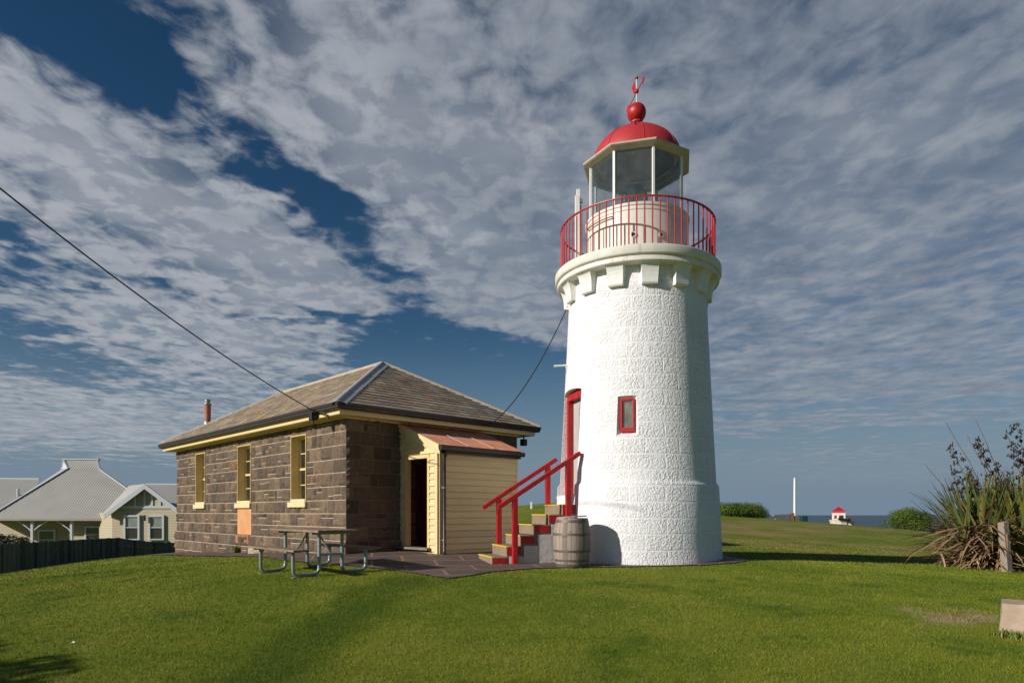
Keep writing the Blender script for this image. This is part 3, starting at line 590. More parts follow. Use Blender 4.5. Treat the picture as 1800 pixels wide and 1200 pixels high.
bl = MB(); bl.lathe([(max(.004, .208*math.sin(R(k))), Z(8.85 - .208*math.cos(R(k)))) for k in range(0, 181, 9)], 40, cap=False); bl.build('ball_finial', M_red, lh, smooth=True)
wv = MB(); wv.tube([(0, 0, Z(9.05)), (0, 0, Z(9.60))], .011, 8); vane = wv.build('weather_vane', M_white, lh)
m = MB(); m.lathe([(max(.002, .036*math.sin(R(k))), Z(9.63) - .036*math.cos(R(k))) for k in range(0, 181, 20)], 16, cap=False)
m.lathe([(max(.002, .048*math.sin(R(k))), Z(9.33) - .055*math.cos(R(k))) for k in range(0, 181, 20)], 16, cap=False); m.build('vane_ball', M_red, vane, smooth=True)
m = MB(); a = Vector((-.07, .60, Z(9.33))); b = Vector((.062, -.34, Z(9.33))); m.tube([a, b], .010, 6)
d = (b-a).normalized()
for p0, w0, l0 in ((a, .11, .17), (b, .10, .14)):
    up = Vector((0, 0, 1)); sgn = -1 if p0 is a else 1
    q = [p0 + d*sgn*-.02, p0 + up*w0*.8 + d*sgn*.03, p0 + d*sgn*l0, p0 - up*w0*.8 + d*sgn*.03]; x = Vector((.006, 0, 0))
    m.faces([v_+x for v_ in q] + [v_-x for v_ in q], [(0, 1, 2, 3), (7, 6, 5, 4)] + [(i, i+4, (i+1) % 4+4, (i+1) % 4) for i in range(4)])
q = [Vector((-.02, .15, Z(9.35))), Vector((-.07, .18, Z(9.52))), Vector((-.035, .12, Z(9.62))), Vector((0, .05, Z(9.42)))]; x = Vector((.006, 0, 0))
m.faces([v_+x for v_ in q] + [v_-x for v_ in q], [(0, 1, 2, 3), (7, 6, 5, 4)] + [(i, i+4, (i+1) % 4+4, (i+1) % 4) for i in range(4)])
m.build('vane_arrow', M_red, vane)
# lamp and lens inside the lantern
M_lens = glass('lens_glass', (.72, .80, .80), 1.0, .35, (.25, .28, .28))
m = MB(); m.lathe([(.30, Z(6.3)), (.30, Z(6.55)), (.24, Z(6.60)), (.30, Z(6.62)), (.30, Z(6.65))], 24); ped = m.build('lamp_pedestal', mat('dark_iron', (.06, .06, .06), .5, metal=.4), lh, smooth=True)
m = MB(); pz = []
for k in range(12):
    z = 6.66 + k*.045; r = .10 + .14*math.sin(math.pi*(k+1.5)/14); pz += [(r-.02, Z(z)), (r+.014, Z(z+.02)), (r-.02, Z(z+.043))]
m.lathe(pz, 32); m.build('lens', M_lens, ped, smooth=True)
m = MB()
for k in range(6):
    a = R(k*60+15); m.tube([(.27*math.cos(a)*math.sin(math.pi*(.12+.88*j/8)) if j else .25*math.cos(a), .27*math.sin(a)*math.sin(math.pi*(.12+.88*j/8)) if j else .25*math.sin(a), Z(6.65+.62*j/8)) for j in range(9)], .009, 6)
m.build('lens_cage', M_black, ped)
# small fittings on the tower
ca = R(259.3-115)
m = MB(); pc = Vector((1.5*math.cos(R(145)), 1.5*math.sin(R(145)), 0))
m.box(pc.x-.055, pc.x+.055, pc.y-.05, pc.y+.05, Z(5.24), Z(7.42)); m.box(pc.x-.015, pc.x+.075, pc.y+.02, pc.y+.10, Z(7.2), Z(7.60)); ant = m.build('antenna_mast', M_white, lh, bevel=.008)
m = MB(); m.box(pc.x+.058, pc.x+.12, pc.y-.04, pc.y+.04, Z(7.26), Z(7.34)); m.box(pc.x+.065, pc.x+.10, pc.y-.03, pc.y+.02, Z(5.5), Z(7.2)); m.build('cable_box', M_galv, ant)
d = Vector((math.cos(R(187)), math.sin(R(187)), 0)); m = MB(); m.tube([d*1.52 + Vector((0, 0, Z(3.22))), d*1.86 + Vector((0, 0, Z(3.19)))], .022, 8); m.tube([d*1.55 + Vector((0, 0, Z(3.12))), d*1.62 + Vector((0, 0, Z(3.2)))], .012, 6); m.build('lamp_arm', M_white, lh)

# ------------------------------------------------------------------ stair to the lighthouse door
sa = math.atan2(SD.y, SD.x)
stt = thing('entrance_stair', 'short concrete stair with red sides, yellow nosings and red timber handrails', 'staircase', (ST0.x, ST0.y, -1.06), sa)
M_conc = mat('buff_concrete', (.25, .19, .125), .85, var=.15, vscale=5, bump=.3, bscale=40)
M_yellow = mat('yellow_nosing', (.72, .48, .05), .5, var=.1, vscale=10)
M_wash = mat('flaking_whitewash', (.60, .57, .54), .8, var=.12, vscale=4, bump=.5, bscale=9, stain=(.30, .20, .16), stain_scale=4, stain_lo=.55, stain_hi=.70, bdist=.03)
zs = [-.89, -.682, -.469, -.2476, -.044, .163]; zz = [z + 1.06 for z in zs]; SW = .545; TR = .30
for i, z in enumerate(zz):
    x0 = i*TR; x1 = 2.05 if i == 5 else x0 + TR + (.05 if i < 5 else 0); z0 = z - .21 if i else -.2
    m = MB(); m.box(x0, x1, -SW+.012, SW-.012, z0, z-.004, None); st = m.build('step', M_conc, stt, bevel=.008)
    m = MB(); m.box(x0-.012, x0+.055, -SW+.01, SW-.01, z-.018, z+.004); m.build('nosing', M_yellow, st, bevel=.003)
    m = MB()
    for y in (-SW, SW-.012): m.box(x0+.004, (x0+TR if i < 5 else 1.9)-.004, y, y+.012, max(z-.16 if i < 5 else z-.2, .005), z-.02)
    m.build('side_board', M_red, st)
m = MB()
for i in range(6):
    m.box(i*TR+.06, min(2.05, i*TR+TR+.07), -SW-.0-(.004 if i else 0)+.004, SW-.004, -.3, max(zz[i]-.205, .02))
m2 = MB(); m2.v = [];
base = m.build('stair_base', M_wash, stt)
posts = [(.21, -.61, -.02, 1.25-.165), (1.50, -.61, -.02, 0), (.21, .61, -.02, 0), (1.50, .61, -.02, 0)]
def rail_z(x): return 1.05 + .642*x   # underside of the handrail above the stair foot
for x, y, zb in ((.454, -.60, 0), (1.60, -.60, .5), (.466, .60, .372), (1.596, .60, 1.012)):
    top = rail_z(x) + .0; m = MB()
    m.box(x-.052, x+.052, y-.048, y+.048, zb, top); m.build('post', M_red, stt, bevel=.006)
for y, xa, xb in ((-.60, .11, 1.86), (.60, .11, 1.80)):
    m = MB(); m.bar((xa, y, rail_z(xa)+.035), (xb, y, rail_z(xb)+.035), .10, .085); m.build('handrail', M_red, stt, bevel=.01)

# ------------------------------------------------------------------ wine barrel
bz = tz(1.13, 12.75) + .022
bar_ = thing('barrel', 'weathered grey oak wine barrel with a sunken lid standing beside the tower stair', 'barrel', (1.165, 12.80, bz))
BH, RB, RE = .93, .362, .300
def rb(z): q = (z-BH/2)/(BH/2); return RB - (RB-RE)*q*q
ns = 26
mb = MB()
for k in range(ns):
    a0, a1 = 2*math.pi*k/ns+.006, 2*math.pi*(k+1)/ns-.006; tone = .75 + .5*random.random(); c = (.29*tone, .23*tone, .18*tone*(.9+.2*random.random()))
    zsx = [BH*j/12 for j in range(13)]
    for j in range(12):
        z0, z1 = zsx[j], zsx[j+1]; r0, r1 = rb(z0), rb(z1)
        t0, t1 = z0, z1
        am = (a0+a1)/2
        mb.face([(r0*math.cos(a0), r0*math.sin(a0), z0), (r0*1.004*math.cos(am), r0*1.004*math.sin(am), z0), (r1*1.004*math.cos(am), r1*1.004*math.sin(am), z1), (r1*math.cos(a0), r1*math.sin(a0), z1)], c)
        mb.face([(r0*1.004*math.cos(am), r0*1.004*math.sin(am), z0), (r0*math.cos(a1), r0*math.sin(a1), z0), (r1*math.cos(a1), r1*math.sin(a1), z1), (r1*1.004*math.cos(am), r1*1.004*math.sin(am), z1)], c)
    r0 = RE; mb.face([(r0*math.cos(a0), r0*math.sin(a0), BH), (r0*math.cos(a1), r0*math.sin(a1), BH), ((r0-.028)*math.cos(a1), (r0-.028)*math.sin(a1), BH), ((r0-.028)*math.cos(a0), (r0-.028)*math.sin(a0), BH)], c)
mb.lathe([(rb(BH*j/12)-.006, BH*j/12) for j in range(13)] + [(RE-.028, BH), (RE-.03, BH-.05)], 40, col=(.03, .025, .02), cap=False)
mb.build('staves', mat('weathered_oak', attr=True, rough=.85, var=.22, vscale=7, stretch=(1, 1, .25), bump=.5, bscale=22, stain=(.14, .06, .028), stain_scale=3.2, stain_lo=.56, stain_hi=.70), bar_)
for z, w in ((.03, .045), (.12, .04), (.30, .045), (BH-.31, .045), (BH-.06, .05)):
    m = MB(); m.lathe([(rb(z)-.003, z-w/2), (rb(z-w/2)+.006, z-w/2), (rb(z+w/2)+.006, z+w/2), (rb(z)-.003, z+w/2)], 48, cap=False); m.build('hoop', mat('barrel_hoop', (.15, .13, .12), .6, metal=.4, var=.2, vscale=8, stain=(.13, .07, .04), stain_scale=5), bar_, smooth=True)
m = MB()      # the lid has dropped at its far side and leans
lt_ = [Vector((math.cos(2*math.pi*k/40)*(RE-.012), math.sin(2*math.pi*k/40)*(RE-.012), 0)) for k in range(40)]
Ml = Matrix.Translation((0, 0, BH+.012)) @ Matrix.Rotation(R(3.5), 4, Vector((-.2, -1, 0)))
a = [Ml @ p for p in lt_]; b = [Ml @ (p + Vector((0, 0, .022))) for p in lt_]
m.faces(a+b, [tuple(reversed(range(40))), tuple(range(40, 80))] + [(k, (k+1) % 40, 40+(k+1) % 40, 40+k) for k in range(40)]); m.build('lid', mat('pale_lid_wood', (.36, .32, .28), .85, var=.2, vscale=5, stretch=(1, 6, 1), bump=.3, bscale=12), bar_)

# ------------------------------------------------------------------ stone cottage
CB = -1.0
cot = thing('stone_cottage', 'dark bluestone cottage with hipped slate roof and cream weatherboard lean-to', 'cottage', (C0.x, C0.y, CB), R(43.8))
SH = (0, 0, -CB)
M_stone = mat('basalt_stone', attr=True, rough=.9, var=.25, vscale=9, bump=.7, bscale=26, bdist=.012)
M_mortar = mat('lime_mortar', (.64, .51, .37), .95, var=.15, vscale=14, bump=.4, bscale=50)
COLS = [(.135, .100, .076), (.155, .117, .090), (.110, .086, .068), (.175, .135, .100), (.140, .108, .084), (.122, .094, .072), (.165, .122, .088), (.100, .082, .068), (.15, .113, .09)]
def rock(mb, o, ax, nrm, a0, a1, z0, z1, rough=.036):
    """a rock-faced block: margins near the joint, a broken face standing proud"""
    g_ = .0075; a0 += g_; a1 -= g_; z0 += .0065; z1 -= .0065
    if a1-a0 < .02 or z1-z0 < .02: return
    r = random.random(); c = random.choice(COLS) if r > .022 else random.choice([(.24, .135, .085), (.22, .13, .085), (.22, .155, .10)])
    f = .72+.55*random.random(); c = tuple(x*f*w for x, w in zip(c, (.97, .86, .73)))
    na = max(3, int((a1-a0)/.055)); nz = max(3, int((z1-z0)/.055)); sd_ = random.random()*100; tx, tzl = (random.random()-.5)*.8, (random.random()-.5)*.8; lift = .010+.024*random.random()
    idx0 = len(mb.v)
    for j in range(nz+1):
        for i in range(na+1):
            u, w = i/na, j/nz; a = a0+(a1-a0)*u; z = z0+(z1-z0)*w
            edge = min(1, min(u*(a1-a0), (1-u)*(a1-a0), w*(z1-z0), (1-w)*(z1-z0))/.020)
            nv = mnoise.noise(Vector((a*6.5, z*8, sd_)))*rough*1.15 + mnoise.noise(Vector((a*17, z*19, sd_+5)))*rough*.6
            d = .001 + edge*max(.003, lift + nv + (tx*(u-.5)+tzl*(w-.5))*rough)
            if edge == 0: a += mnoise.noise(Vector((z*15, a*3, sd_)))*.003; z += mnoise.noise(Vector((a*15, sd_, z*3)))*.003
            mb.v.append(tuple(o + ax*a + Vector((0, 0, z)) + nrm*d))
    st = na+1
    for j in range(nz):
        for i in range(na):
            mb.f.append((idx0+j*st+i, idx0+j*st+i+1, idx0+(j+1)*st+i+1, idx0+(j+1)*st+i)); mb.c.append(c); mb.uv.append(None)
    bd = [idx0+i for i in range(na+1)] + [idx0+j*st+na for j in range(1, nz+1)] + [idx0+nz*st+i for i in range(na-1, -1, -1)] + [idx0+j*st for j in range(nz-1, 0, -1)]
    k0 = len(mb.v); mb.v += [tuple(Vector(mb.v[q]) - nrm*.03) for q in bd]; nb = len(bd)
    for q in range(nb):
        mb.f.append((bd[q], k0+q, k0+(q+1) % nb, bd[(q+1) % nb])); mb.c.append(c); mb.uv.append(None)
def stone_wall(o, ax, nrm, L_, z0, z1, holes, zoff=-.03, ch=.31, plinth=None, smallw=(.24, .60)):
    mb = MB(); mo = MB(); o = Vector(o); ax = Vector(ax); nrm = Vector(nrm)
    zc_ = zoff + math.ceil((z0-zoff)/ch-1)*ch
    while zc_ < z1:
        a_, b_ = zc_, min(zc_+ch, z1); k = round((zc_-zoff)/ch); oo = o + (nrm*plinth[1] if plinth and b_ <= plinth[0]+.02 else Vector((0, 0, 0)))
        ext = plinth[1] if plinth and b_ <= plinth[0]+.02 else 0
        cuts = sorted({-ext, L_+ext} | {h_[0] for h_ in holes if h_[2] < b_ and h_[3] > a_} | {h_[1] for h_ in holes if h_[2] < b_ and h_[3] > a_})
        for s0, s1 in zip(cuts[:-1], cuts[1:]):
            rngs = [(a_, b_)]
            for h_ in holes:
                if h_[0] <= s0+1e-6 and h_[1] >= s1-1e-6 and h_[2] < b_ and h_[3] > a_:
                    nr = []
                    for p, q in rngs:
                        if h_[2] > p: nr.append((p, h_[2]))
                        if h_[3] < q: nr.append((h_[3], q))
                    rngs = nr
            for p, q in rngs:
                if q-p < .035: continue
                x = s0
                while x < s1-.01:
                    w_ = random.uniform(*smallw)
                    if random.random() < .3: w_ *= .6
                    if s1-(x+w_) < .14: w_ = s1-x
                    if q-p > .25 and random.random() < .26 and w_ > .14:
                        hsp = random.choice([.32, .38, .62, .68]); zz_ = p+(q-p)*hsp
                        rock(mb, oo, ax, nrm, x, x+w_, p, zz_); 
                        if w_ > .3 and random.random() < .6:
                            rock(mb, oo, ax, nrm, x, x+w_*.5, zz_, q); rock(mb, oo, ax, nrm, x+w_*.5, x+w_, zz_, q)
                        else: rock(mb, oo, ax, nrm, x, x+w_, zz_, q)
                    else: rock(mb, oo, ax, nrm, x, x+w_, p, q)
                    x += w_
                pa, pb = s0, s1     # mortar sheet just behind the stone faces
                d = nrm*-.004
                mo.face([oo+ax*pa+Vector((0, 0, p))+d, oo+ax*pb+Vector((0, 0, p))+d, oo+ax*pb+Vector((0, 0, q))+d, oo+ax*pa+Vector((0, 0, q))+d])
        zc_ += ch
    return mb, mo
def shell(m, o, ax, nrm, L_, z0, z1, th):    # solid core of a wall behind the stones, with openings cut out
    pass
WIN = [(1.88, 2.70, .255, 1.915), (5.20, 6.16, .255, 1.915), (8.78, 9.66, .255, 1.915)]
PANEL = (5.20, 6.16, -.66, .13)
mb, mo = stone_wall((0, 0, 0), (0, 1, 0), (-1, 0, 0), LL, -2.2, 2.16, WIN + [(5.20, 6.16, -.62, .255)], plinth=(-.65, .045))
lw = mb.build('long_wall', M_stone, cot, loc=SH); mo.build('mortar', M_mortar, lw)
DOORH = [(1.50, 3.84, -1.05, 1.30)]
mb, mo = stone_wall((0, 0, 0), (1, 0, 0), (0, -1, 0), LW, -1.7, 2.16, [(1.90, 2.75, -1.5, 1.18)], plinth=(-.65, .045), smallw=(.3, .62))
fw = mb.build('front_wall', mat('basalt_stone_front', attr=True, rough=.9, var=.25, vscale=9, bump=.7, bscale=26, bdist=.012), cot, loc=SH); mo.build('mortar', mat('shaded_mortar', (.26, .20, .15), .95, var=.2, vscale=14, bump=.4, bscale=50), fw)  # mortar colour darkened to deepen this wall's shade; stone as on the long wall
# wall core: inner and far walls, plain
m = MB(); th = .42; holes = sorted([(1.88, 2.70, .255, 1.915), (5.20, 6.16, .255, 1.915), (8.78, 9.66, .255, 1.915)])
x = 0.0
def core(x0, x1, y0, y1, z0, z1): m.box(x0, x1, y0, y1, z0, z1)
y = .0
for (a, b, c, d) in holes: core(.012, th, y, a, -2.2, 2.15); core(.012, th, a, b, -2.2, c-.02); core(.012, th, a, b, d, 2.15); y = b
core(.012, th, y, LL, -2.2, 2.15)
core(th, 1.90, .012, th, -1.7, 2.15); core(1.90, 2.75, .012, th, 1.18, 2.15); core(2.75, LW, .012, th, -1.7, 2.15)
core(LW-th, LW, th, LL, -2.2, 2.15); core(th, LW-th, LL-th, LL, -2.2, 2.15); core(th, LW-th, th, LL-th, -1.0, -.90); core(th, LW-th, th, LL-th, 2.05, 2.14)
cr_ = m.build('inner_wall', mat('plastered_inside', (.16, .13, .10), .9), cot, loc=SH)
# windows of the long wall
M_cream_sill = mat('cream_sill_paint', (.72, .60, .34), .6, var=.12, vscale=8, bump=.5, bscale=16)
for wi, (a, b, c, d) in enumerate(WIN):
    m = MB(); q = .022
    m.box(-.022, .27, a, a+q, c, d); m.box(-.022, .27, b-q, b, c, d); m.box(-.022, .27, a+q, b-q, d-q, d)
    w_ = m.build('window', M_cream, cot, loc=SH)
    m = MB(); x0 = .20; x1 = .25
    m.box(x0, x1, a+q, a+q+.05, c, d-q); m.box(x0, x1, b-q-.05, b-q, c, d-q); m.box(x0, x1, a+.07, b-.07, c, c+.08); m.box(x0, x1, a+.07, b-.07, d-.08, d-q); zm = (c+d)/2
    m.box(x0-.012, x1-.004, a+.06, b-.06, zm-.028, zm+.028)
    for yy in (a+(b-a)*.5,): m.box(x0+.006, x1-.012, yy-.012, yy+.012, c+.08, d-.08)
    for z_ in ((c+zm)/2+.02, (zm+d)/2-.02): m.box(x0+.008, x1-.014, a+.07, b-.07, z_-.012, z_+.012)
    m.build('sash', M_cream, w_)
    m = MB(); m.box(.226, .232, a+.06, b-.06, c+.06, d-.06); m.build('pane', M_glass, w_)
    m = MB(); m.box(-.085, .20, a-.07, b+.07, c-.135, c-.002); m.box(-.045, .20, a+.02, b-.02, c-.002, c+.075); m.build('sill', M_cream_sill, w_, bevel=.014)
m = MB(); m.box(-.006, .03, 5.19, 6.17, -.63, .125); m.build('blocked_doorway', mat('orange_render', (.62, .30, .13), .9, var=.14, vscale=3, bump=.35, bscale=14, stain=(.55, .36, .22), stain_scale=5, stain_lo=.55, stain_hi=.7), cot, loc=SH)
m = MB()
for r_ in range(2):
    for k in range(4): m.box(-.062-.004*(k % 2), -.02, 5.24+k*.235, 5.24+k*.235+.225, -.64-.125*(r_+1)+.006, -.64-.125*r_)
m.build('brick_patch', mat('old_red_brick', (.34, .15, .075), .9, var=.3, vscale=7, bump=.4, bscale=20), cot, loc=SH)
m = MB(); m.box(-.070, -.03, 5.55, 5.80, -.87, -.74); m.build('vent_opening', M_dark, cot, loc=SH)
# eaves
def ring_(m, rects, closed=True):   # rects: list of (offset, z) swept round the building
    for (o0, z0), (o1, z1) in zip(rects[:-1], rects[1:]):
        c0 = [(-o0, -o0), (LW+o0, -o0), (LW+o0, LL+o0), (-o0, LL+o0)]; c1_ = [(-o1, -o1), (LW+o1, -o1), (LW+o1, LL+o1), (-o1, LL+o1)]
        for k in range(4):
            a, b = c0[k], c0[(k+1) % 4]; c, d = c1_[(k+1) % 4], c1_[k]
            m.face([(a[0], a[1], z0), (b[0], b[1], z0), (c[0], c[1], z1), (d[0], d[1], z1)])
m = MB(); ring_(m, [(-.06, 2.142), (.335, 2.142), (.335, 2.156)]); ring_(m, [(.0, 2.10), (.03, 2.10), (.03, 2.141)]); m.build('soffit', M_cream, cot, loc=SH)
m = MB(); ring_(m, [(.325, 2.13), (.352, 2.13), (.352, 2.28), (.325, 2.28)]); m.build('fascia', M_cream, cot, loc=SH)
m = MB(); ring_(m, [(.354, 2.245), (.405, 2.225), (.445, 2.235), (.462, 2.262), (.458, 2.30), (.476, 2.315), (.480, 2.372), (.468, 2.374), (.462, 2.33), (.40, 2.30), (.354, 2.33)]); m.build('gutter', M_bronze, cot, loc=SH)
# slate roof
EV, RZ = .45, 4.18; HX = LW/2; hs_ = HX + EV; ez = 2.365
M_slate = mat('roof_slate', attr=True, rough=.75, var=.22, vscale=6, bump=.25, bscale=30, stain=(.30, .27, .20), stain_scale=3.5, stain_lo=.58, stain_hi=.78)
SC = [tuple(q*w for q, w in zip(c, (1.42, 1.24, 1.06))) for c in [(.23, .20, .165), (.20, .185, .155), (.26, .235, .20), (.26, .19, .135), (.24, .165, .12), (.19, .195, .17), (.31, .29, .25), (.17, .16, .14), (.24, .21, .17), (.22, .205, .18), (.25, .205, .16), (.25, .23, .19)]]
def slope(m, A, B, C, D):     # eave A->B, ridge D..C above (C==D for a hip end)
    A, B, C, D = map(Vector, (A, B, C, D)); ex = (B-A).normalized(); Lx = (B-A).length
    upv = (D-A) - ex*((D-A).dot(ex)); H_ = upv.length; up = upv/H_; nn = ex.cross(up); nn.normalize()
    if nn.z < 0: nn = -nn
    dl_, dr_ = (D-A).dot(ex), (C-A).dot(ex); rows = int(H_/.182); exp_ = H_/rows
    m.face([A-nn*.012, B-nn*.012, C-nn*.012, D-nn*.012] if (C-D).length > .01 else [A-nn*.012, B-nn*.012, C-nn*.012], (.1, .09, .08))
    for r_ in range(rows):
        y0, y1 = r_*exp_, (r_+1)*exp_; 
        def lim(y): return dl_*y/H_, Lx + (dr_-Lx)*y/H_
        l0, r0 = lim(y0); l1, r1 = lim(y1)
        x = l0 - (.15 if r_ % 2 else 0) - random.random()*.05
        while x < r0:
            w_ = .27 + random.random()*.05; xa, xb = max(x, l0), min(x+w_, r0); ya, yb = max(x, l1), min(x+w_, r1)
            if xb-xa > .01:
                if yb <= ya: ya = yb = min(max((xa+xb)/2, l1), r1)
                t = .009 + random.random()*.007; c = random.choice(SC); f = .8+.4*random.random(); c = tuple(q*f for q in c); g_ = .002; sk = (random.random()-.5)*.006
                p = [A+ex*(xa+g_)+up*(y0-.012+sk)+nn*(t+.006), A+ex*(xb-g_)+up*(y0-.012-sk)+nn*(t+.006), A+ex*(max(yb-g_, ya))+up*(y1+.0)+nn*.001, A+ex*(ya+g_ if yb > ya else ya)+up*(y1+.0)+nn*.001]
                m.face(p, c); m.face([p[0]-nn*(t+.005), p[1]-nn*(t+.005), p[1], p[0]], tuple(q*.7 for q in c))
            x += w_
m = MB(); c_ = [(-EV, -EV, ez), (LW+EV, -EV, ez), (LW+EV, LL+EV, ez), (-EV, LL+EV, ez)]; r1 = (HX, HX, RZ); r2 = (HX, LL-HX, RZ)
slope(m, c_[3], c_[0], r1, r2); slope(m, c_[0], c_[1], r1, r1); slope(m, c_[1], c_[2], r2, r1); slope(m, c_[2], c_[3], r2, r2)
roof = m.build('roof', M_slate, cot, loc=SH)
M_lead = mat('grey_lead_hip', (.40, .40, .41), .5, var=.15, vscale=5, metal=.2, stain=(.42, .42, .40), stain_scale=4, stain_lo=.5, stain_hi=.7)
M_ridge = mat('pale_mortar_ridge', (.46, .40, .31), .85, var=.2, vscale=6, bump=.4, bscale=20)
def cap_(a, b, w, mt, n1, n2, name, rr=.028):
    a, b = Vector(a), Vector(b); d = (b-a).normalized(); m = MB()
    t1 = d.cross(Vector(n1)).normalized(); t2 = Vector(n2).cross(d).normalized()
    if t1.z > 0: t1 = -t1
    if t2.z > 0: t2 = -t2
    L_ = (b-a).length; ns_ = max(1, int(L_/.9))
    u = Vector((0, 0, .030))
    for k in range(ns_):
        p, q = a + d*L_*k/ns_, a + d*(L_*(k+1)/ns_ + .03); zz = Vector((0, 0, .004*(k % 2)))
        m.face([p+u+zz, q+u+zz, q+t1*w+u+zz*1, p+t1*w+u+zz]); m.face([p+u+zz, p+t2*w+u+zz, q+t2*w+u+zz, q+u+zz])
        m.face([p+t1*w+u+zz, q+t1*w+u+zz, q+t1*w, p+t1*w]); m.face([p+t2*w+u+zz, p+t2*w, q+t2*w, q+t2*w+u+zz])
    m.tube([a+u*1.1, b+u*1.1], rr, 8)
    m.build(name, mt, roof)
nl, nf, nr, nb_ = (-(RZ-ez), 0, hs_), (0, -(RZ-ez), hs_), ((RZ-ez), 0, hs_), (0, (RZ-ez), hs_)
cap_(c_[0], r1, .19, M_lead, nl, nf, 'lead_hip')
cap_(c_[1], r1, .07, M_ridge, nf, nr, 'ridge_cap'); cap_(c_[2], r2, .07, M_ridge, nr, nb_, 'ridge_cap'); cap_(c_[3], r2, .07, M_ridge, nb_, nl, 'ridge_cap'); cap_(r1, r2, .07, M_ridge, nl, nr, 'ridge_cap')
fl = MB(); fp = Vector((.80, 10.92, 0)); fl.lathe([(.10, 3.12), (.108, 3.75), (.122, 3.76), (.122, 3.80), (.085, 3.81)], 20, (fp.x, fp.y)); chim = fl.build('chimney', mat('terracotta_flue', (.36, .13, .065), .7, var=.2, vscale=4), roof, smooth=True)
m = MB(); m.lathe([(.112, 2.95), (.115, 3.16), (.105, 3.18)], 20, (fp.x, fp.y)); m.lathe([(.128, 3.775), (.128, 3.815), (.10, 3.82), (.075, 3.83), (.075, 3.87), (.095, 3.88), (.095, 3.95), (.05, 3.975)], 20, (fp.x, fp.y)); m.build('flue_cowl', M_galv, cot, smooth=True, loc=SH)
# service bracket where the cable comes in, small fittings
m = MB(); m.box(-.52, -.36, .60, .74, 2.08, 2.26); m.tube([(-.44, .67, 2.08), (-.44, .67, 1.98)], .012, 6); m.tube([(-.47, .55, 2.29), (-.47, .30, 2.23), (-.40, .12, 2.16), (-.34, .10, 2.05)], .012, 6); m.build('service_bracket', M_black, cot, loc=SH, bevel=.006)
m = MB(); m.box(LW+.06, LW+.20, -.2, -.06, 1.86, 2.04); m.tube([(LW+.13, -.13, 2.04), (LW+.13, -.13, 2.15)], .02, 6); m.build('floodlight', M_black, cot, loc=SH)
# ---------------------------------------------- weatherboard lean-to
S0, S1, T1 = 1.454, 3.89, -1.47
ZR0, ZR1 = 2.07, 1.50        # underside of roof at the wall and at the front
def roofz(t): return ZR0 + (ZR0-ZR1)*t/(-T1)   # t negative outwards
lt = bpy.data.objects.new('lean_to', None); sc.collection.objects.link(lt); lt.parent = cot; lt.location = SH
def clip(poly, f):           # keep the part of a polygon where f(p) >= 0
    out = []
    for i, p in enumerate(poly):
        q = poly[(i+1) % len(poly)]; a, b = f(p), f(q)
        if a >= 0: out.append(p)
        if (a >= 0) != (b >= 0):
            k = a/(a-b); out.append(tuple(p[j]+(q[j]-p[j])*k for j in range(len(p))))
    return out
def boards(m, spans, z0, z1, exp_, to3, topf=None):
    z = z0; i = 0
    while z < z1:
        for a, b, h0, h1 in spans:
            lo, hi = max(z, h0), min(z+exp_, h1, z1)
            if hi-lo < .01: continue
            jit = (random.random()-.5)*.003; tone = .92+.14*random.random(); c = (.74*tone, .575*tone, .30*tone)
            f0 = .027*(1-(lo-z)/exp_)+.003+jit; f1 = .027*(1-(hi-z)/exp_)+.003+jit
            poly = [(a, lo, f0), (b, lo, f0), (b, hi, f1), (a, hi, f1)]
            if topf: poly = clip(poly, topf)
            if len(poly) < 3: continue
            m.face([to3(*p) for p in poly], c)
            pl = [(a, lo, f0), (b, lo, f0), (b, lo, -.01), (a, lo, -.01)]
            if topf: pl = clip(pl, topf)
            if len(pl) >= 3: m.face([to3(*p) for p in reversed(pl)], c)
        z += exp_
M_wb = mat('cream_weatherboards', attr=True, rough=.55, var=.07, vscale=4, bump=.2, bscale=35, stretch=(.5, .5, 3), stain=(.44, .34, .20), stain_scale=6, stain_lo=.66, stain_hi=.80)
D0, D1, DZ0, DZ1 = -1.10, -.31, -.80, 1.23      # doorway in the side wall
m = MB(); boards(m, [(S0+.09, S1-.03, -9, 9)], -1.00, 1.50, .1475, lambda a, z, f: (a, T1-f, z)); m.build('front_boards', M_wb, lt)
m = MB()
boards(m, [(T1+.10, D0-.07, -9, 9), (D0-.07, D1+.085, DZ1+.08, 9), (D1+.085, -.0, -9, 9), (D0-.07, D1+.085, -9, DZ0-.10)], -1.03, 2.1, .1475, lambda t, z, f: (S0-f, t, z), lambda p: roofz(p[0])-.02-p[1])
m.build('side_boards', M_wb, lt)
m = MB(); boards(m, [(T1, 0, -9, 9)], -1.03, 2.1, .1475, lambda t, z, f: (S1+f, t, z), lambda p: roofz(p[0])-.02-p[1]); m.build('far_side_boards', M_wb, lt)
m = MB()       # lining, floor and red partition inside
m.face([(S0+.02, T1+.02, -1), (S1, T1+.02, -1), (S1, T1+.02, 1.5), (S0+.02, T1+.02, 1.5)]); m.face([(S1-.02, T1, -1), (S1-.02, 0, -1), (S1-.02, 0, 2.05), (S1-.02, T1, 1.5)])
m.face([(S0, T1, -.83), (S1, T1, -.83), (S1, -.03, -.83), (S0, -.03, -.83)]); m.build('lining', M_dark, lt)
m = MB(); m.box(S0+.62, S0+.66, -1.43, -.03, -.82, 1.45); m.box(S0+.35, S0+.62, -1.44, -1.40, -.82, 1.40); m.box(1.91, 2.74, .10, .15, -.83, 1.17); m.build('inner_door', mat('dull_red_door', (.14, .008, .008), .7), lt)
m = MB()
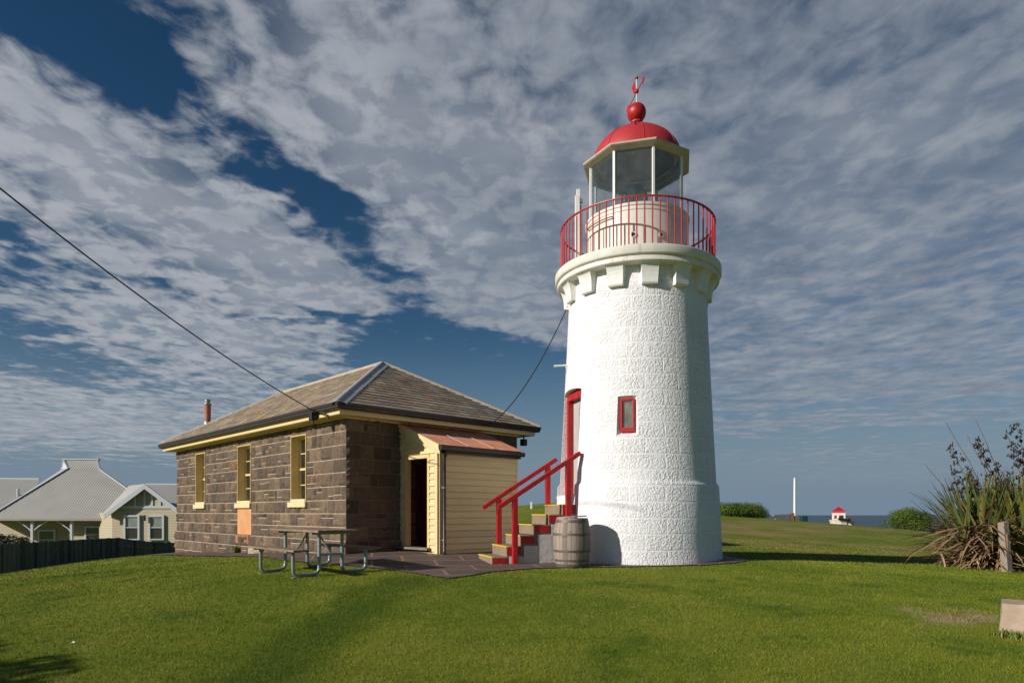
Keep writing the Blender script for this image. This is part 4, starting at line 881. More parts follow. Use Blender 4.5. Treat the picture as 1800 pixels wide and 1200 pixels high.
m.box(S0-.030, S0+.09, D0-.075, D0, DZ0, DZ1+.085); m.box(S0-.030, S0+.085, D1, D1+.09, DZ0, DZ1+.085); m.box(S0-.031, S0+.10, D0, D1, DZ1, DZ1+.084)
m.box(S0+.06, S0+.085, D0, D0+.03, DZ0, DZ1); m.build('door_frame', M_cream, lt, bevel=.004)
m = MB(); m.box(S0-.14, S0+.12, D0-.14, D1+.20, DZ0-.055, DZ0-.004); m.build('threshold', mat('grey_timber_sill', (.20, .155, .13), .8, var=.3, vscale=8, stretch=(4, .6, 1), bump=.4, bscale=20), lt, bevel=.008)
m = MB(); m.box(S0-.026, S0+.02, T1, T1+.10, -1.02, 1.53); m.box(S0+.021, S0+.09, T1-.026, T1+.01, -1.02, 1.48); m.box(S1-.05, S1+.026, T1-.024, T1+.03, -1.02, 1.48); m.build('corner_board', M_cream_shed, lt, bevel=.004)
m = MB()
def slab_(m, t0, t1, x0, x1, up0, up1):
    m.faces([(x, t, roofz(t)+z) for z in (up0, up1) for t in (t0, t1) for x in (x0, x1)], [(0, 1, 3, 2), (4, 6, 7, 5), (0, 4, 5, 1), (2, 3, 7, 6), (0, 2, 6, 4), (1, 5, 7, 3)])
slab_(m, -.02, T1-.12, S0-.052, S0-.027, -.17, .035); slab_(m, -.02, T1-.12, S0-.085, S0-.053, -.045, .05)
slab_(m, -.02, T1-.12, S1+.027, S1+.05, -.15, .035); m.build('barge_board', M_cream_shed, lt, bevel=.003)
M_rust = mat('rusty_corrugated_iron', (.40, .155, .085), .75, var=.2, vscale=3, bump=.1, bscale=30, stain=(.42, .26, .19), stain_scale=2.2, stain_lo=.48, stain_hi=.66, stretch=(1, .3, 1))
m = MB(); x = S0-.055; X1 = S1+.09; xs = []
nn_ = int((X1-x)/.0127); sheets = []
for i in range(nn_+1):
    xx = x + (X1-x)*i/nn_; xs.append((xx, .055 + .0095*math.cos(2*math.pi*xx/.076)))
for (xa, za), (xb, zb) in zip(xs[:-1], xs[1:]):
    for t0, t1 in ((-.0, -.8), (-.8, T1-.16)):
        o_ = .004 if t0 == 0 else 0
        m.face([(xa, t0, roofz(t0)+za+o_), (xa, t1, roofz(t1)+za+o_), (xb, t1, roofz(t1)+zb+o_), (xb, t0, roofz(t0)+zb+o_)])
        m.face([(xa, t0, roofz(t0)+za+o_-.002), (xb, t0, roofz(t0)+zb+o_-.002), (xb, t1, roofz(t1)+zb+o_-.002), (xa, t1, roofz(t1)+za+o_-.002)])
rf = m.build('lean_to_roof', M_rust, lt, smooth='full')
m = MB()
for xx in (S0+.78, S0+1.55): m.tube([(xx, -.05, roofz(-.05)+.072), (xx, T1-.15, roofz(T1-.15)+.072)], .009, 6)
m.build('sheet_lap', mat('pale_rust', (.50, .36, .28), .7), rf)
m = MB(); zg = roofz(T1-.14)
m.faces([(xx, y_, z_) for xx in (S0-.06, S1+.10) for y_, z_ in ((T1-.10, zg+.03), (T1-.10, zg-.075), (T1-.17, zg-.085), (T1-.205, zg-.06), (T1-.21, zg+.02))], [(0, 1, 2, 3, 4), (9, 8, 7, 6, 5)] + [(k, k+5, k+6, k+1) for k in range(4)]); 
m.box(S0-.02, S1+.05, T1-.10, T1-.027, zg-.13, zg+.02); m.build('lean_to_gutter', M_bronze, lt)
m = MB(); dx0 = S0+.115; dp = [(dx0, T1-.15, zg-.07), (dx0, T1-.13, zg-.16), (dx0, T1-.075, zg-.24), (dx0, T1-.075, -.86), (dx0-.03, T1-.11, -.93), (dx0-.10, T1-.19, -.96)]
m.tube(dp, .038, 12); dpp = m.build('downpipe', mat('brown_metal_pipe', (.065, .042, .034), .4, metal=.3, var=.2, vscale=3), lt, smooth=True)
for z_ in (-.62, .55): 
    m = MB(); m.box(dx0-.045, dx0+.045, T1-.118, T1-.02, z_-.015, z_+.015); m.build('pipe_clip', M_galv, dpp)

# ------------------------------------------------------------------ overhead cables
def cable(name, a, b, sag, r, label, n=40):
    m = MB(); a, b = Vector(a), Vector(b); m.tube([a+(b-a)*(k/n) - Vector((0, 0, 4*sag*(k/n)*(1-k/n))) for k in range(n+1)], r, 8)
    return tag(m.build(name, M_black, smooth=True), label, 'cable')
ca_ = W(-.46, .66, 2.30)
cable('power_cable', P(-260, 118, 7.4), ca_, .24, .012, 'black service cable sagging down from the sky to the long eave of the cottage')
b_ = TC + Vector((math.cos(R(176))*1.52, math.sin(R(176))*1.52, 4.60))
cable('tower_cable', b_, W(3.95, -.47, 2.30), .34, .012, 'black cable dropping from under the tower gallery to the lean-to side of the roof')

# ------------------------------------------------------------------ picnic table
e = R(42); ec = Vector((math.cos(e), math.sin(e), 0)); el_ = Vector((-ec.y, ec.x, 0)); pcn = Vector((-3.62, 12.0, 0))
gz = lambda c, l_: tz(*(pcn + ec*c + el_*l_).xy)
z00 = gz(0, 0)
pt = thing('picnic_table', 'timber-topped picnic table with galvanised green pipe legs and attached benches on the lawn', 'picnic table', (pcn.x, pcn.y, z00), e)
M_plank = mat('worn_brown_timber', (.235, .155, .10), .7, var=.25, vscale=6, stretch=(4, .5, 4), bump=.4, bscale=18, stain=(.33, .26, .20), stain_scale=4, stain_lo=.5, stain_hi=.7)
def tilt(l_): return (gz(0, 1)-gz(0, -1))/2*l_
def tiltc(c): return (gz(.8, 0)-gz(-.8, 0))/1.6*c*.6
# local x = across, y = along
m = MB()
for k in range(6):
    x0 = -.39+k*.132; m.box(x0, x0+.122, -1.02, 1.02, .735, .775)
m.build('table_top', M_plank, pt, bevel=.006)
for sx in (-1, 1):
    m = MB()
    for k in range(2): x0 = sx*.68-.135+k*.137; m.box(x0, x0+.130, -1.02, 1.02, .425, .460)
    m.build('bench', M_plank, pt, bevel=.006)
for yy in (-.70, .70):
    m = MB()
    for sx in (-1, 1):
        p = []; zg0 = gz(sx*.68, yy)-z00+.03; zg1 = gz(sx*.2, yy)-z00+.03
        p += [(sx*.68, yy, .42), (sx*.68, yy, zg0+.10)]
        for k in range(1, 6): q = R(90*k/5); p.append((sx*(.68-.11*(1-math.cos(q))), yy, zg0+.10-.10*math.sin(q)))
        for k in range(5, -1, -1): q = R(90*k/5); p.append((sx*(.215+.11*(1-math.cos(q))), yy, zg1+.10-.10*math.sin(q)))
        p += [(sx*.215, yy, .70)]
        m.tube(p, .031, 12)
    m.build('leg', M_greensteel, pt, smooth=True)
m = MB()
for yy in (-.70, .70):
    m.box(-.36, .36, yy-.022, yy+.022, .695, .733); m.box(-.215, .215, yy-.018, yy+.018, .33, .37)
    for sx in (-1, 1): m.box(sx*.68-.13, sx*.68+.13, yy-.022, yy+.022, .398, .423)
for yy in (-.70, .70): m.bar((0, yy*.98, .36), (0, yy*.30, .715), .03, .012); 
m.build('brace', M_greensteel, pt)
m = MB()
for yy in (-.70, .70):
    for sx in (-1, 1): zz = gz(sx*.62, yy)-z00; m.box(sx*.64-.06, sx*.64+.06, yy-.05, yy+.05, zz-.02, zz+.012)
m.build('foot_plate', M_galv, pt)

# ------------------------------------------------------------------ small things by the buildings
bx, by = P(913, 930, 17.6).xy; z = tz(bx, by)
t = thing('litter_bin', 'small black ribbed bin with rounded top behind the red stair rail', 'bin', (bx, by, z))
m = MB(); m.lathe([(.13, 0), (.135, .04), (.135, .40)], 20); bb = m.build('body', M_black, t, smooth=True)
m = MB()
for k in range(4):
    m.lathe([(.137, .07+k*.08), (.143, .08+k*.08), (.137, .09+k*.08)], 20, cap=False)
m.build('rib', M_galv, bb)
m = MB(); m.lathe([(.14, .40), (.14, .42), (.12, .48), (.07, .51), (.01, .52)], 20); m.build('lid', M_black, t, smooth=True)
q = P(934, 892, 41); z = tz(q.x, q.y); m = MB(); m.box(-.06, .06, -.04, .04, -.2, .40); m.box(-.07, .07, -.05, .05, .40, .43)
o = tag(m.build('marker_post', M_white, loc=(q.x, q.y, z), bevel=.01), 'short white marker post on the green rise between cottage and tower', 'post')
# stone block
q = Vector((6.22, 7.57, 0)); q.z = tz(q.x, q.y)
m = MB(); n_ = 14
def blk(mb_, hx, hy, hz, taper, seed, n=12):
    bm = bmesh.new(); bmesh.ops.create_cube(bm, size=2); bmesh.ops.subdivide_edges(bm, edges=bm.edges, cuts=n, use_grid_fill=True)
    for v in bm.verts:
        p = v.co.copy(); k = 1 + taper*(-p.z); v.co = Vector((p.x*hx*k, p.y*hy*k, p.z*hz))
        d = mnoise.noise(v.co*4+Vector((seed, 0, 0)))*.022 + mnoise.noise(v.co*11+Vector((seed, 3, 0)))*.010
        v.co += p.normalized()*d
    mb_.v = [tuple(v.co) for v in bm.verts]; mb_.f = [tuple(v.index for v in f.verts) for f in bm.faces]; mb_.c = [None]*len(mb_.f); mb_.uv = [None]*len(mb_.f); bm.free()
bmv = MB(); blk(bmv, .50, .25, .25, .035, 3.0)
stn = bmv.build('stone_block', mat('pinkish_sandstone', (.44, .33, .24), .9, var=.14, vscale=7, bump=.6, bscale=30, stain=(.25, .20, .15), stain_scale=3, stain_lo=.58, stain_hi=.75), smooth=True, loc=(q.x, q.y, q.z+.125)); stn.rotation_euler = (0, 0, R(-36))
tag(stn, 'rough pinkish sandstone block half sunk in the grass beneath the flax', 'stone block')
# tufts against the stone
def tuft(mb_, x, y, n, hgt, spread, w=.007, seed=0):
    rr = random.Random(seed)
    for k in range(n):
        a = rr.random()*6.283; r_ = rr.random()*spread; px_, py_ = x+math.cos(a)*r_, y+math.sin(a)*r_; z_ = tz(x, y)-.01
        hh = hgt*(.5+.7*rr.random()); b = rr.random()*6.283; le = hh*(.2+.5*rr.random()); dx_, dy_ = math.cos(b)*le, math.sin(b)*le; wx, wy_ = -math.sin(b)*w, math.cos(b)*w
        g0 = .8+.5*rr.random(); c = (.13*g0, .18*g0, .02*g0) if rr.random() > .15 else (.26, .21, .07)
        p0 = Vector((px_, py_, z_)); p1 = p0+Vector((dx_*.35, dy_*.35, hh*.6)); p2 = p0+Vector((dx_, dy_, hh)); w0 = Vector((wx, wy_, 0))
        mb_.face([p0-w0, p0+w0, p1+w0*.8, p1-w0*.8], c); mb_.face([p1-w0*.8, p1+w0*.8, p2], c)
M_tuft = mat('tuft_leaf', attr=True, rough=.6, var=.1, vscale=10)
m = MB()
for k in range(16): tuft(m, q.x-.66+.81*.065*k, q.y+.02-.588*.065*k-.02*(k % 3), 34, .11, .08, seed=k)
o = m.build('grass_tufts', M_tuft); tag(o, 'longer unmown grass growing round the foot of the sandstone block', 'grass'); struct(o, 'stuff')
# weed at the wall foot
wp_ = W(-.12, 5.9); m = MB(); tuft(m, wp_.x, wp_.y, 70, .26, .10, .012, seed=44); tag(m.build('weed', M_tuft), 'small green weed growing at the foot of the cottage wall', 'weed')
m = MB(); blk(m, .17, .10, .09, .0, 9.0, 6); wp_ = W(-.2, 4.4); tag(m.build('field_stone', M_mortar, loc=(wp_.x, wp_.y, tz(wp_.x, wp_.y)+.07), smooth=True), 'loose rounded stone lying at the foot of the cottage wall', 'stone')

# ------------------------------------------------------------------ foliage helpers
def leaf_mat(name, base, var=.25, trans=.25):
    m = bpy.data.materials.new(name); m.use_nodes = True; t = m.node_tree; n = t.nodes; l = t.links
    b = n['Principled BSDF']; b.inputs['Roughness'].default_value = .55; b.inputs['Specular IOR Level'].default_value = .3
    a = n.new('ShaderNodeAttribute'); a.attribute_name = 'col'; l.new(a.outputs['Color'], b.inputs['Base Color'])
    tl = n.new('ShaderNodeBsdfTranslucent'); l.new(a.outputs['Color'], tl.inputs[0]); mx_ = n.new('ShaderNodeMixShader'); mx_.inputs[0].default_value = trans
    l.new(b.outputs[0], mx_.inputs[1]); l.new(tl.outputs[0], mx_.inputs[2]); l.new(mx_.outputs[0], n['Material Output'].inputs[0]); return m
M_leaf = leaf_mat('shrub_leaf', None)
M_bark = mat('grey_brown_bark', (.12, .09, .065), .9, var=.3, vscale=10, bump=.6, bscale=20)
def shrub(name, label, loc, rx, ry, hh, n, size, cols, group=None, cat='bush', stems=9, lumps=16, seed=1, base=.12, sprawl=.85):
    rr = random.Random(seed); t = thing(name, label, cat, loc, 0, group)
    m = MB(); L3 = []
    for k in range(lumps):
        a = rr.random()*6.283; r_ = math.sqrt(rr.random())*.88; zz_ = rr.random()
        L3.append((Vector((math.cos(a)*r_*rx*(1-.25*zz_), math.sin(a)*r_*ry*(1-.25*zz_), hh*(base+.12+.62*zz_*(1-.30*r_)))), rr.uniform(.30, .46)*min(rx, hh*.9), rr.uniform(.75, 1.25)))
    for k in range(n):
        c, r_, tone = rr.choice(L3); d = Vector((rr.gauss(0, 1), rr.gauss(0, 1), rr.gauss(0, 1))).normalized(); q_ = r_*(rr.random()**.35)
        p = c + Vector((d.x*q_*1.15, d.y*q_*1.15, d.z*q_*.8))
        if p.z < hh*base*rr.uniform(.3, 1.4) or p.z > hh*1.02: continue
        nrm = (d*1.1 + Vector((rr.gauss(0, .6), rr.gauss(0, .6), rr.gauss(0, .6)))).normalized(); a_ = nrm.cross(Vector((rr.gauss(0, 1), rr.gauss(0, 1), rr.gauss(0, 1)))).normalized(); b_2 = nrm.cross(a_)
        s_ = size*rr.uniform(.6, 1.3); cc = rr.choice(cols); f = tone*rr.uniform(.75, 1.25); cc = tuple(x*f for x in cc)
        m.face([p-a_*s_, p-b_2*s_*.45, p+a_*s_, p+b_2*s_*.45], cc)
    m.build('crown', M_leaf, t)
    m = MB()
    for k in range(stems):
        a = rr.random()*6.283; r_ = rr.random(); e0 = Vector((math.cos(a)*rx*.45*r_, math.sin(a)*ry*.45*r_, -.1)); e1 = e0*1.0 + Vector((math.cos(a)*rx*.3*rr.random(), math.sin(a)*ry*.3*rr.random(), hh*rr.uniform(.5, .75)))
        mid = (e0+e1)/2 + Vector((rr.gauss(0, .06)*rx, rr.gauss(0, .06)*ry, 0)); m.tube([e0, mid, e1], [.035*hh**.5, .026*hh**.5, .01], 6)
    m.build('trunk', M_bark, t); return t
G1 = [(.085, .135, .018), (.11, .17, .022), (.06, .10, .015), (.14, .19, .028)]
def ground_pt(u, v, Y): p = P(u, v, Y); p.z = tz(p.x, p.y); return p
p = ground_pt(1292, 905, 45); shrub('coastal_bush', 'broad clipped green bush on the crest close to the tower wall', (p.x, p.y, -.45), 2.4, 1.5, 1.28, 26000, .045, G1, stems=22, lumps=80, seed=3, base=.05)
p = ground_pt(1597, 932, 44); shrub('coastal_bush', 'rounded bright green bush standing alone against the sea', (p.x, p.y, -1.28), 1.55, 1.3, 1.75, 22000, .045, G1, stems=18, lumps=46, seed=5, base=.04)
p = ground_pt(1662, 938, 43); shrub('low_scrub', 'low brown and yellow-green scrub between the rounded bush and the flax', (p.x, p.y, -1.75), 1.3, .8, 1.0, 4200, .05, [(.10, .085, .05), (.14, .13, .035), (.12, .10, .07)], cat='scrub', stems=14, lumps=14, seed=6)
# overgrown shrub at the edge of the lawn on the house side
for i, (u, v, Y, a, b, hh, lab) in enumerate(((8, 940, 36, 1.0, .9, 2.6, 'dark shrub rising behind the fence at the verandah end'), (44, 946, 38, .75, .7, 1.9, 'smaller dark shrub beside the verandah post'), )):
    p = P(u, v, Y); shrub('garden_shrub', lab, (p.x, p.y, -3.1), a, b, hh, 5000, .06, [(.03, .04, .02), (.045, .05, .025), (.06, .05, .03)], cat='shrub', stems=6, lumps=10, seed=20+i)
# tree outside the frame whose shade falls on the near corner of the lawn
shrub('shade_tree', 'bushy tree beyond the frame edge whose shade darkens the lawn corner', (-13.75, 2.35, tz(-13.75, 2.35)), 1.9, 1.9, 5.0, 9000, .11, G1, cat='tree', stems=7, lumps=14, seed=31, base=.2)

# ------------------------------------------------------------------ flax with tall seed stalks, timber post
M_fl = leaf_mat('flax_leaf', None, trans=.15)
def strip(m, p0, az_, el0, L_, w, droop, cols, rr, seg=8, fold=.25):
    d = Vector((math.cos(az_), math.sin(az_), 0)); side = Vector((-d.y, d.x, 0)); pts = []; p = Vector(p0); el_a = el0
    c = rr.choice(cols); f = rr.uniform(.75, 1.25); c = tuple(x*f for x in c); tip = tuple(min(1, x*k) for x, k in zip(c, (1.7, 1.25, .9)))
    tw = rr.uniform(-.5, .5)
    for i in range(seg+1):
        pts.append(p.copy()); p = p + (d*math.cos(el_a) + Vector((0, 0, 1))*math.sin(el_a))*(L_/seg); el_a -= droop/seg*(.4+1.2*i/seg)
    ws = [w*(.75+.5*math.sin(math.pi*min(1, (i/seg)*1.05))**.6)*(1-(i/seg)**4) if i < seg else .002 for i in range(seg+1)]
    for i in range(seg):
        a, b = pts[i], pts[i+1]; n_ = Vector((0, 0, 1)); s0 = (side + Vector((0, 0, tw*i/seg))).normalized(); s1 = (side + Vector((0, 0, tw*(i+1)/seg))).normalized()
        cc = tuple(x+(y-x)*(i/seg)**2.5 for x, y in zip(c, tip)); fz = Vector((0, 0, fold))
        m.face([a, a-s0*ws[i]/2+fz*ws[i], b-s1*ws[i+1]/2+fz*ws[i+1], b], cc); m.face([a, b, b+s1*ws[i+1]/2+fz*ws[i+1], a+s0*ws[i]/2+fz*ws[i]], cc)
rr = random.Random(12)
fx = thing('flax_plant', 'large green flax clump with dead leaves and dark seed stalks behind the timber post', 'flax plant', (13.2, 17.0, tz(13.2, 17.0)))
fo = Vector((13.2, 17.0, 0)); 
gcol = [(.095, .145, .045), (.12, .17, .05), (.075, .12, .045), (.16, .18, .04), (.14, .20, .06), (.20, .18, .05)]
dcol = [(.30, .215, .13), (.24, .17, .11), (.36, .27, .17), (.18, .13, .09)]
CL = [(-.3, -.45, 70), (-1.15, .0, 80), (-.55, .35, 85), (.1, -.1, 95), (.6, .4, 85), (1.1, -.1, 85), (1.7, .3, 70), (2.3, 0, 60), (-.2, 1.0, 60), (3.0, .3, 50), (.8, 1.2, 50)]
m = MB(); m2 = MB()
for (x, y, n_) in CL:
    for k in range(int(n_*1.6)):
        a = rr.random()*6.283; p0 = (x+rr.gauss(0, .14), y+rr.gauss(0, .14), -.05); e0 = R(rr.uniform(50 if math.cos(a) < 0 else 56, 88)); strip(m, p0, a, e0, rr.uniform(1.8, 2.85), rr.uniform(.055, .09), R(rr.uniform(3, 34)), gcol, rr)
    for k in range(int(n_*.35)):
        a = rr.random()*6.283; p0 = (x+rr.gauss(0, .18), y+rr.gauss(0, .18), rr.uniform(0, .35)); e0 = R(rr.uniform(5, 55)); strip(m2, p0, a, e0, rr.uniform(.9, 1.7), rr.uniform(.035, .065), R(rr.uniform(30, 110)), dcol, rr)
for k in range(230):
    a = R(rr.uniform(140, 275)); p0 = (-1.15+rr.gauss(0, .35), -.25+rr.gauss(0, .3), rr.uniform(.15, 1.15)); strip(m2, p0, a, R(rr.uniform(-15, 32)), rr.uniform(1.0, 1.9), rr.uniform(.035, .065), R(rr.uniform(10, 70)), dcol, rr)
m.build('leaves', M_fl, fx); m2.build('dead_leaves', M_fl, fx)
M_pod = mat('dark_seed_pod', (.035, .024, .022), .7, var=.3, vscale=10); M_stalk = mat('grey_brown_stalk', (.17, .125, .10), .8, var=.2, vscale=8)
def stalk(p0, tipx, tipy, tipz, pods, bend=.25):
    p0 = Vector(p0); p1 = Vector((tipx, tipy, tipz)); n_ = 12; pts = []
    for i in range(n_+1):
        f = i/n_; q = p0.lerp(p1, f); q.z += bend*math.sin(math.pi*f); q += Vector((rr.gauss(0, .008), rr.gauss(0, .008), 0)); pts.append(q)
    m = MB(); m.tube(pts, [.016*(1-.65*i/n_) for i in range(n_+1)], 6); s = m.build('seed_stalk', M_stalk, fx)
    if pods:
        m = MB(); d_ = (p1-p0).normalized()
        pods = int(pods*1.35)
        for i in range(pods):
            f = 1 - .55*i/pods - .01; q = p0.lerp(p1, f); q.z += bend*math.sin(math.pi*f); sd2 = (-1)**i
            br = Vector((sd2*rr.uniform(.7, 1), rr.gauss(0, .5), .35)).normalized(); ln = rr.uniform(.07, .17)*(1.15-.5*(1-i/pods)); e_ = q+br*ln; m.tube([q, e_], .006, 5)
            for k in range(rr.randint(5, 9)):
                c = e_ + Vector((rr.gauss(0, .036), rr.gauss(0, .036), rr.gauss(0, .03))); up = Vector((rr.gauss(0, .5), rr.gauss(0, .5), 1)).normalized(); s0 = rr.uniform(.028, .046)
                m.tube([c-up*s0, c-up*s0*.4, c+up*s0*.5, c+up*s0], [.005, .017, .014, .003], 6)
        struct(m.build('seed_pods', M_pod, s), 'stuff')
def PF(u, v, Y): q = P(u, v, Y) - fx.location; return (q.x, q.y, q.z)
for (u, v, pods, bx_, bend) in ((1668, 782, 11, -.5, .1), (1714, 772, 9, .1, .0), (1718, 778, 10, .2, .05), (1786, 745, 12, .7, .1), (1768, 760, 10, .9, .1), (1808, 780, 12, 1.0, .0), (1672, 826, 7, -.4, .12), (1700, 828, 6, -.2, .08), (1672, 850, 6, -.6, .05), (1795, 800, 9, 1.1, 0), (1750, 815, 7, .6, 0), (1840, 770, 11, 1.7, .1), (1870, 790, 9, 2.1, .1), (1775, 790, 8, .9, 0)):
    stalk((bx_, rr.uniform(-.2, .3), .4), *PF(u, v, 16.8+rr.uniform(-.3, .4)), pods, bend)
for (u, v, bx_, bend) in ((1662, 743, -.3, .15), (1714, 736, .1, .05), (1625, 815, -.7, .05), (1598, 864, -.7, .12), (1700, 765, .1, .05)):
    stalk((bx_, rr.uniform(-.2, .2), .4), *PF(u, v, 16.7), 0, bend)
p = ground_pt(1769, 1005, 15.6)
m = MB(); blk(m, .080, .075, .66, .02, 5.0, 5); o = m.build('timber_post', mat('silver_grey_timber', (.30, .24, .19), .85, var=.25, vscale=5, stretch=(5, 5, .6), bump=.6, bscale=16), loc=(p.x-.03, p.y, p.z+.52), smooth=True); o.rotation_euler = (0, R(-7), R(20))
tag(o, 'weathered grey timber post leaning in front of the flax', 'post')
# leaf litter under the flax
m = MB()
for k in range(420):
    a = rr.uniform(-2.6, 3.5); b = rr.uniform(-1.5, .1); x, y = 13.2+a*.9, 17.0+b; z_ = tz(x, y)+.02; c = rr.choice(dcol); an = rr.random()*6.283; l_ = rr.uniform(.06, .22); w_ = rr.uniform(.008, .02)
    d = Vector((math.cos(an), math.sin(an), rr.uniform(-.1, .35)))*l_; s = Vector((-math.sin(an), math.cos(an), 0))*w_; q0 = Vector((x, y, z_)); m.face([q0-s, q0+s, q0+d+s*.5, q0+d-s*.5], c)
o = m.build('leaf_litter', M_tuft); tag(o, 'dry flax leaves scattered on the ground under the clump', 'leaf litter'); struct(o, 'stuff')

# ------------------------------------------------------------------ things on the far crest
q = P(1397, 915, 46); zt = (900-842)/F*46
m = MB(); m.tube([(0, 0, 0), (0, 0, zt+1.3)], [.10, .075], 12); t = thing('flagpole', 'tall plain white flagpole on the crest before the sea', 'flagpole', (q.x, q.y, -1.3)); m.build('pole', M_white, t, smooth=True)
m = MB(); m.lathe([(.08, zt+1.3), (.10, zt+1.33), (.02, zt+1.42)], 12); m.build('cap', M_white, t, smooth=True)
M_tp = mat('brown_timber_gate', (.20, .105, .07), .8, var=.2, vscale=5); M_rl = mat('grey_pink_rail', (.34, .28, .24), .8, var=.15, vscale=5)
t = thing('post_and_rail', 'low two-rail timber barrier ending at a brown post beside the flagpole', 'barrier', tuple(P(1375, 915, 44)))
def rel(u, v, Y): return P(u, v, Y) - t.location
m = MB(); a = rel(1392, 918, 44); b = rel(1392.5, 901, 44); m.bar(a-Vector((0, 0, .6)), b, .22, .20); m.bar(rel(1400, 918, 44)-Vector((0, 0, .6)), rel(1399, 908, 44), .16, .16); m.bar(rel(1391, 903, 44), rel(1401, 912, 44), .12, .12); m.build('post', M_tp, t)
m = MB(); m.bar(rel(1359, 905.5, 43.5), rel(1392, 904, 44), .10, .09); m.bar(rel(1363, 912.5, 43.5), rel(1392, 910.6, 44), .10, .11); m.build('rail', M_rl, t)
m = MB(); m.bar(rel(1358, 914, 43.5)-Vector((0, 0, .6)), rel(1358, 901, 43.5), .09, .09); m.build('end_post', M_tp, t)
q = P(1413, 912, 46); t = thing('green_bin', 'dark green litter bin on the crest just past the flagpole', 'bin', (q.x, q.y, -1.4))
m = MB(); m.box(-.20, .20, -.2, .2, 0, 1.10); m.build('body', mat('dark_green_paint', (.012, .045, .035), .5), t, bevel=.03); m = MB(); m.box(-.23, .23, -.23, .23, 1.12, 1.19); m.build('lid', mat('green_lid', (.03, .09, .07), .5), t, bevel=.02)
# little white watch house with red domed roof, down the slope
KY = 72; q = P(1474, 905, KY)
k0 = KY/F
kt = thing('watch_house', 'small white watch house with red domed roof and low stone parapet by the sea', 'watch house', (q.x, q.y, -26*k0))
def KX(u): return (u-1474)*k0
def KZ(v): return (926-v)*k0
M_kw = mat('white_render', (.74, .72, .66), .7, var=.06, vscale=2); M_ks = mat('pale_stone', (.66, .59, .50), .85, var=.2, vscale=2, bump=.4, bscale=6)
ka = R(-24)
m = MB(); Mk = Matrix.Rotation(ka, 4, 'Z'); hw = 10.2*k0
m.box(-hw, hw, -hw, hw, 0, KZ(901.5), Mk); kb = m.build('walls', M_kw, kt)
m = MB(); m.box(-hw*1.08, hw*1.08, -hw*1.08, hw*1.08, KZ(901.5), KZ(900.8), Mk); m.build('cornice', M_kw, kt)
m = MB(); m.lathe([(hw*1.36*(1-f**2.6*.80) , KZ(900.8)+f*(KZ(892)-KZ(900.8))) for f in [i/8 for i in range(9)]] + [(1.5*k0, KZ(890.4)), (.2*k0, KZ(889))], 4, a0=ka+R(45)); m.build('dome_roof', M_red, kt, smooth=True)
m = MB()
m.box(-hw*.72, -hw*.32, -hw-.03, -hw+.05, KZ(911), KZ(905), Mk); m.build('window', M_red, kt)
m = MB(); m.box(hw-.05, hw+.03, -hw*.5, hw*.3, KZ(915), KZ(904.5), Mk); m.build('door', M_red, kt)
m = MB(); m.box(hw*.02, hw*.72, -hw-.03, -hw+.06, KZ(912.5), KZ(905), Mk); m.build('opening', M_dark, kt)
m = MB(); m.lathe([(15*k0, 0), (15.5*k0, KZ(918)), (17*k0, KZ(914)), (17.6*k0, KZ(913)), (16*k0, KZ(913)), (14*k0, KZ(917))], 10, (KX(1471), -.6), cap=False); m.lathe([(6*k0, 0), (6.5*k0, KZ(917)), (8.5*k0, KZ(914.5)), (6*k0, KZ(914.5))], 8, (KX(1485), -1.1)); m.build('stone_parapet', M_ks, kt)
m = MB(); m.bar((KX(1460), -1.7, KZ(911.2)), (KX(1474), -1.7, KZ(912.2)), .16, .20); m.bar((KX(1475), -1.75, KZ(915.5)), (KX(1479), -1.75, KZ(911.5)), .25, .3); m.build('gun', M_black, kt)
m = MB(); m.bar((KX(1457.5), -1.0, KZ(916)), (KX(1457.5), -1.0, KZ(906.5)), .12, .12)
for uu in (1487.5, 1490, 1493): m.bar((KX(uu), -.8, KZ(917)), (KX(uu), -.8, KZ(907.5)), .05, .05)
m.bar((KX(1487), -.8, KZ(907.8)), (KX(1494), -.8, KZ(907.8)), .05, .05); m.build('red_rail', M_red, kt)

# ------------------------------------------------------------------ neighbouring weatherboard house
HZ = -3.45; hs0 = P(150, 905, 50)
ho = thing('weatherboard_house', 'cream weatherboard house with grey corrugated roofs, gable bay and verandah', 'house', (hs0.x, hs0.y, HZ))
def HP(u, v, Y): return P(u, v, Y) - ho.location
def corr_mat(name, base, scale, axis):
    m = mat(name, base, .5, var=.07, vscale=.8, metal=.15, spec=.5); t = m.node_tree; n = t.nodes; l = t.links; b = n['Principled BSDF']
    tcn = n.new('ShaderNodeTexCoord'); w_ = n.new('ShaderNodeTexWave'); w_.wave_type = 'BANDS'; w_.bands_direction = axis; w_.inputs['Scale'].default_value = scale; w_.inputs['Distortion'].default_value = 0
    l.new(tcn.outputs['Object'], w_.inputs[0]); bp = n.new('ShaderNodeBump'); bp.inputs['Strength'].default_value = 1; bp.inputs['Distance'].default_value = .016; l.new(w_.outputs['Fac'], bp.inputs['Height']); l.new(bp.outputs[0], b.inputs['Normal']); return m
M_cx = corr_mat('grey_corrugated_iron', (.40, .385, .345), 2*math.pi/20/.20, 'X'); M_cy = corr_mat('pale_corrugated_iron', (.46, .44, .40), 2*math.pi/20/.20, 'Y')
M_hwb = mat('house_weatherboards', (.42, .36, .235), .7, var=.06, vscale=3)
t_ = M_hwb.node_tree; n_ = t_.nodes; tcn = n_.new('ShaderNodeTexCoord'); w_ = n_.new('ShaderNodeTexWave'); w_.bands_direction = 'Z'; w_.wave_profile = 'SAW'; w_.inputs['Scale'].default_value = 2*math.pi/20/.19; t_.links.new(tcn.outputs['Object'], w_.inputs[0])
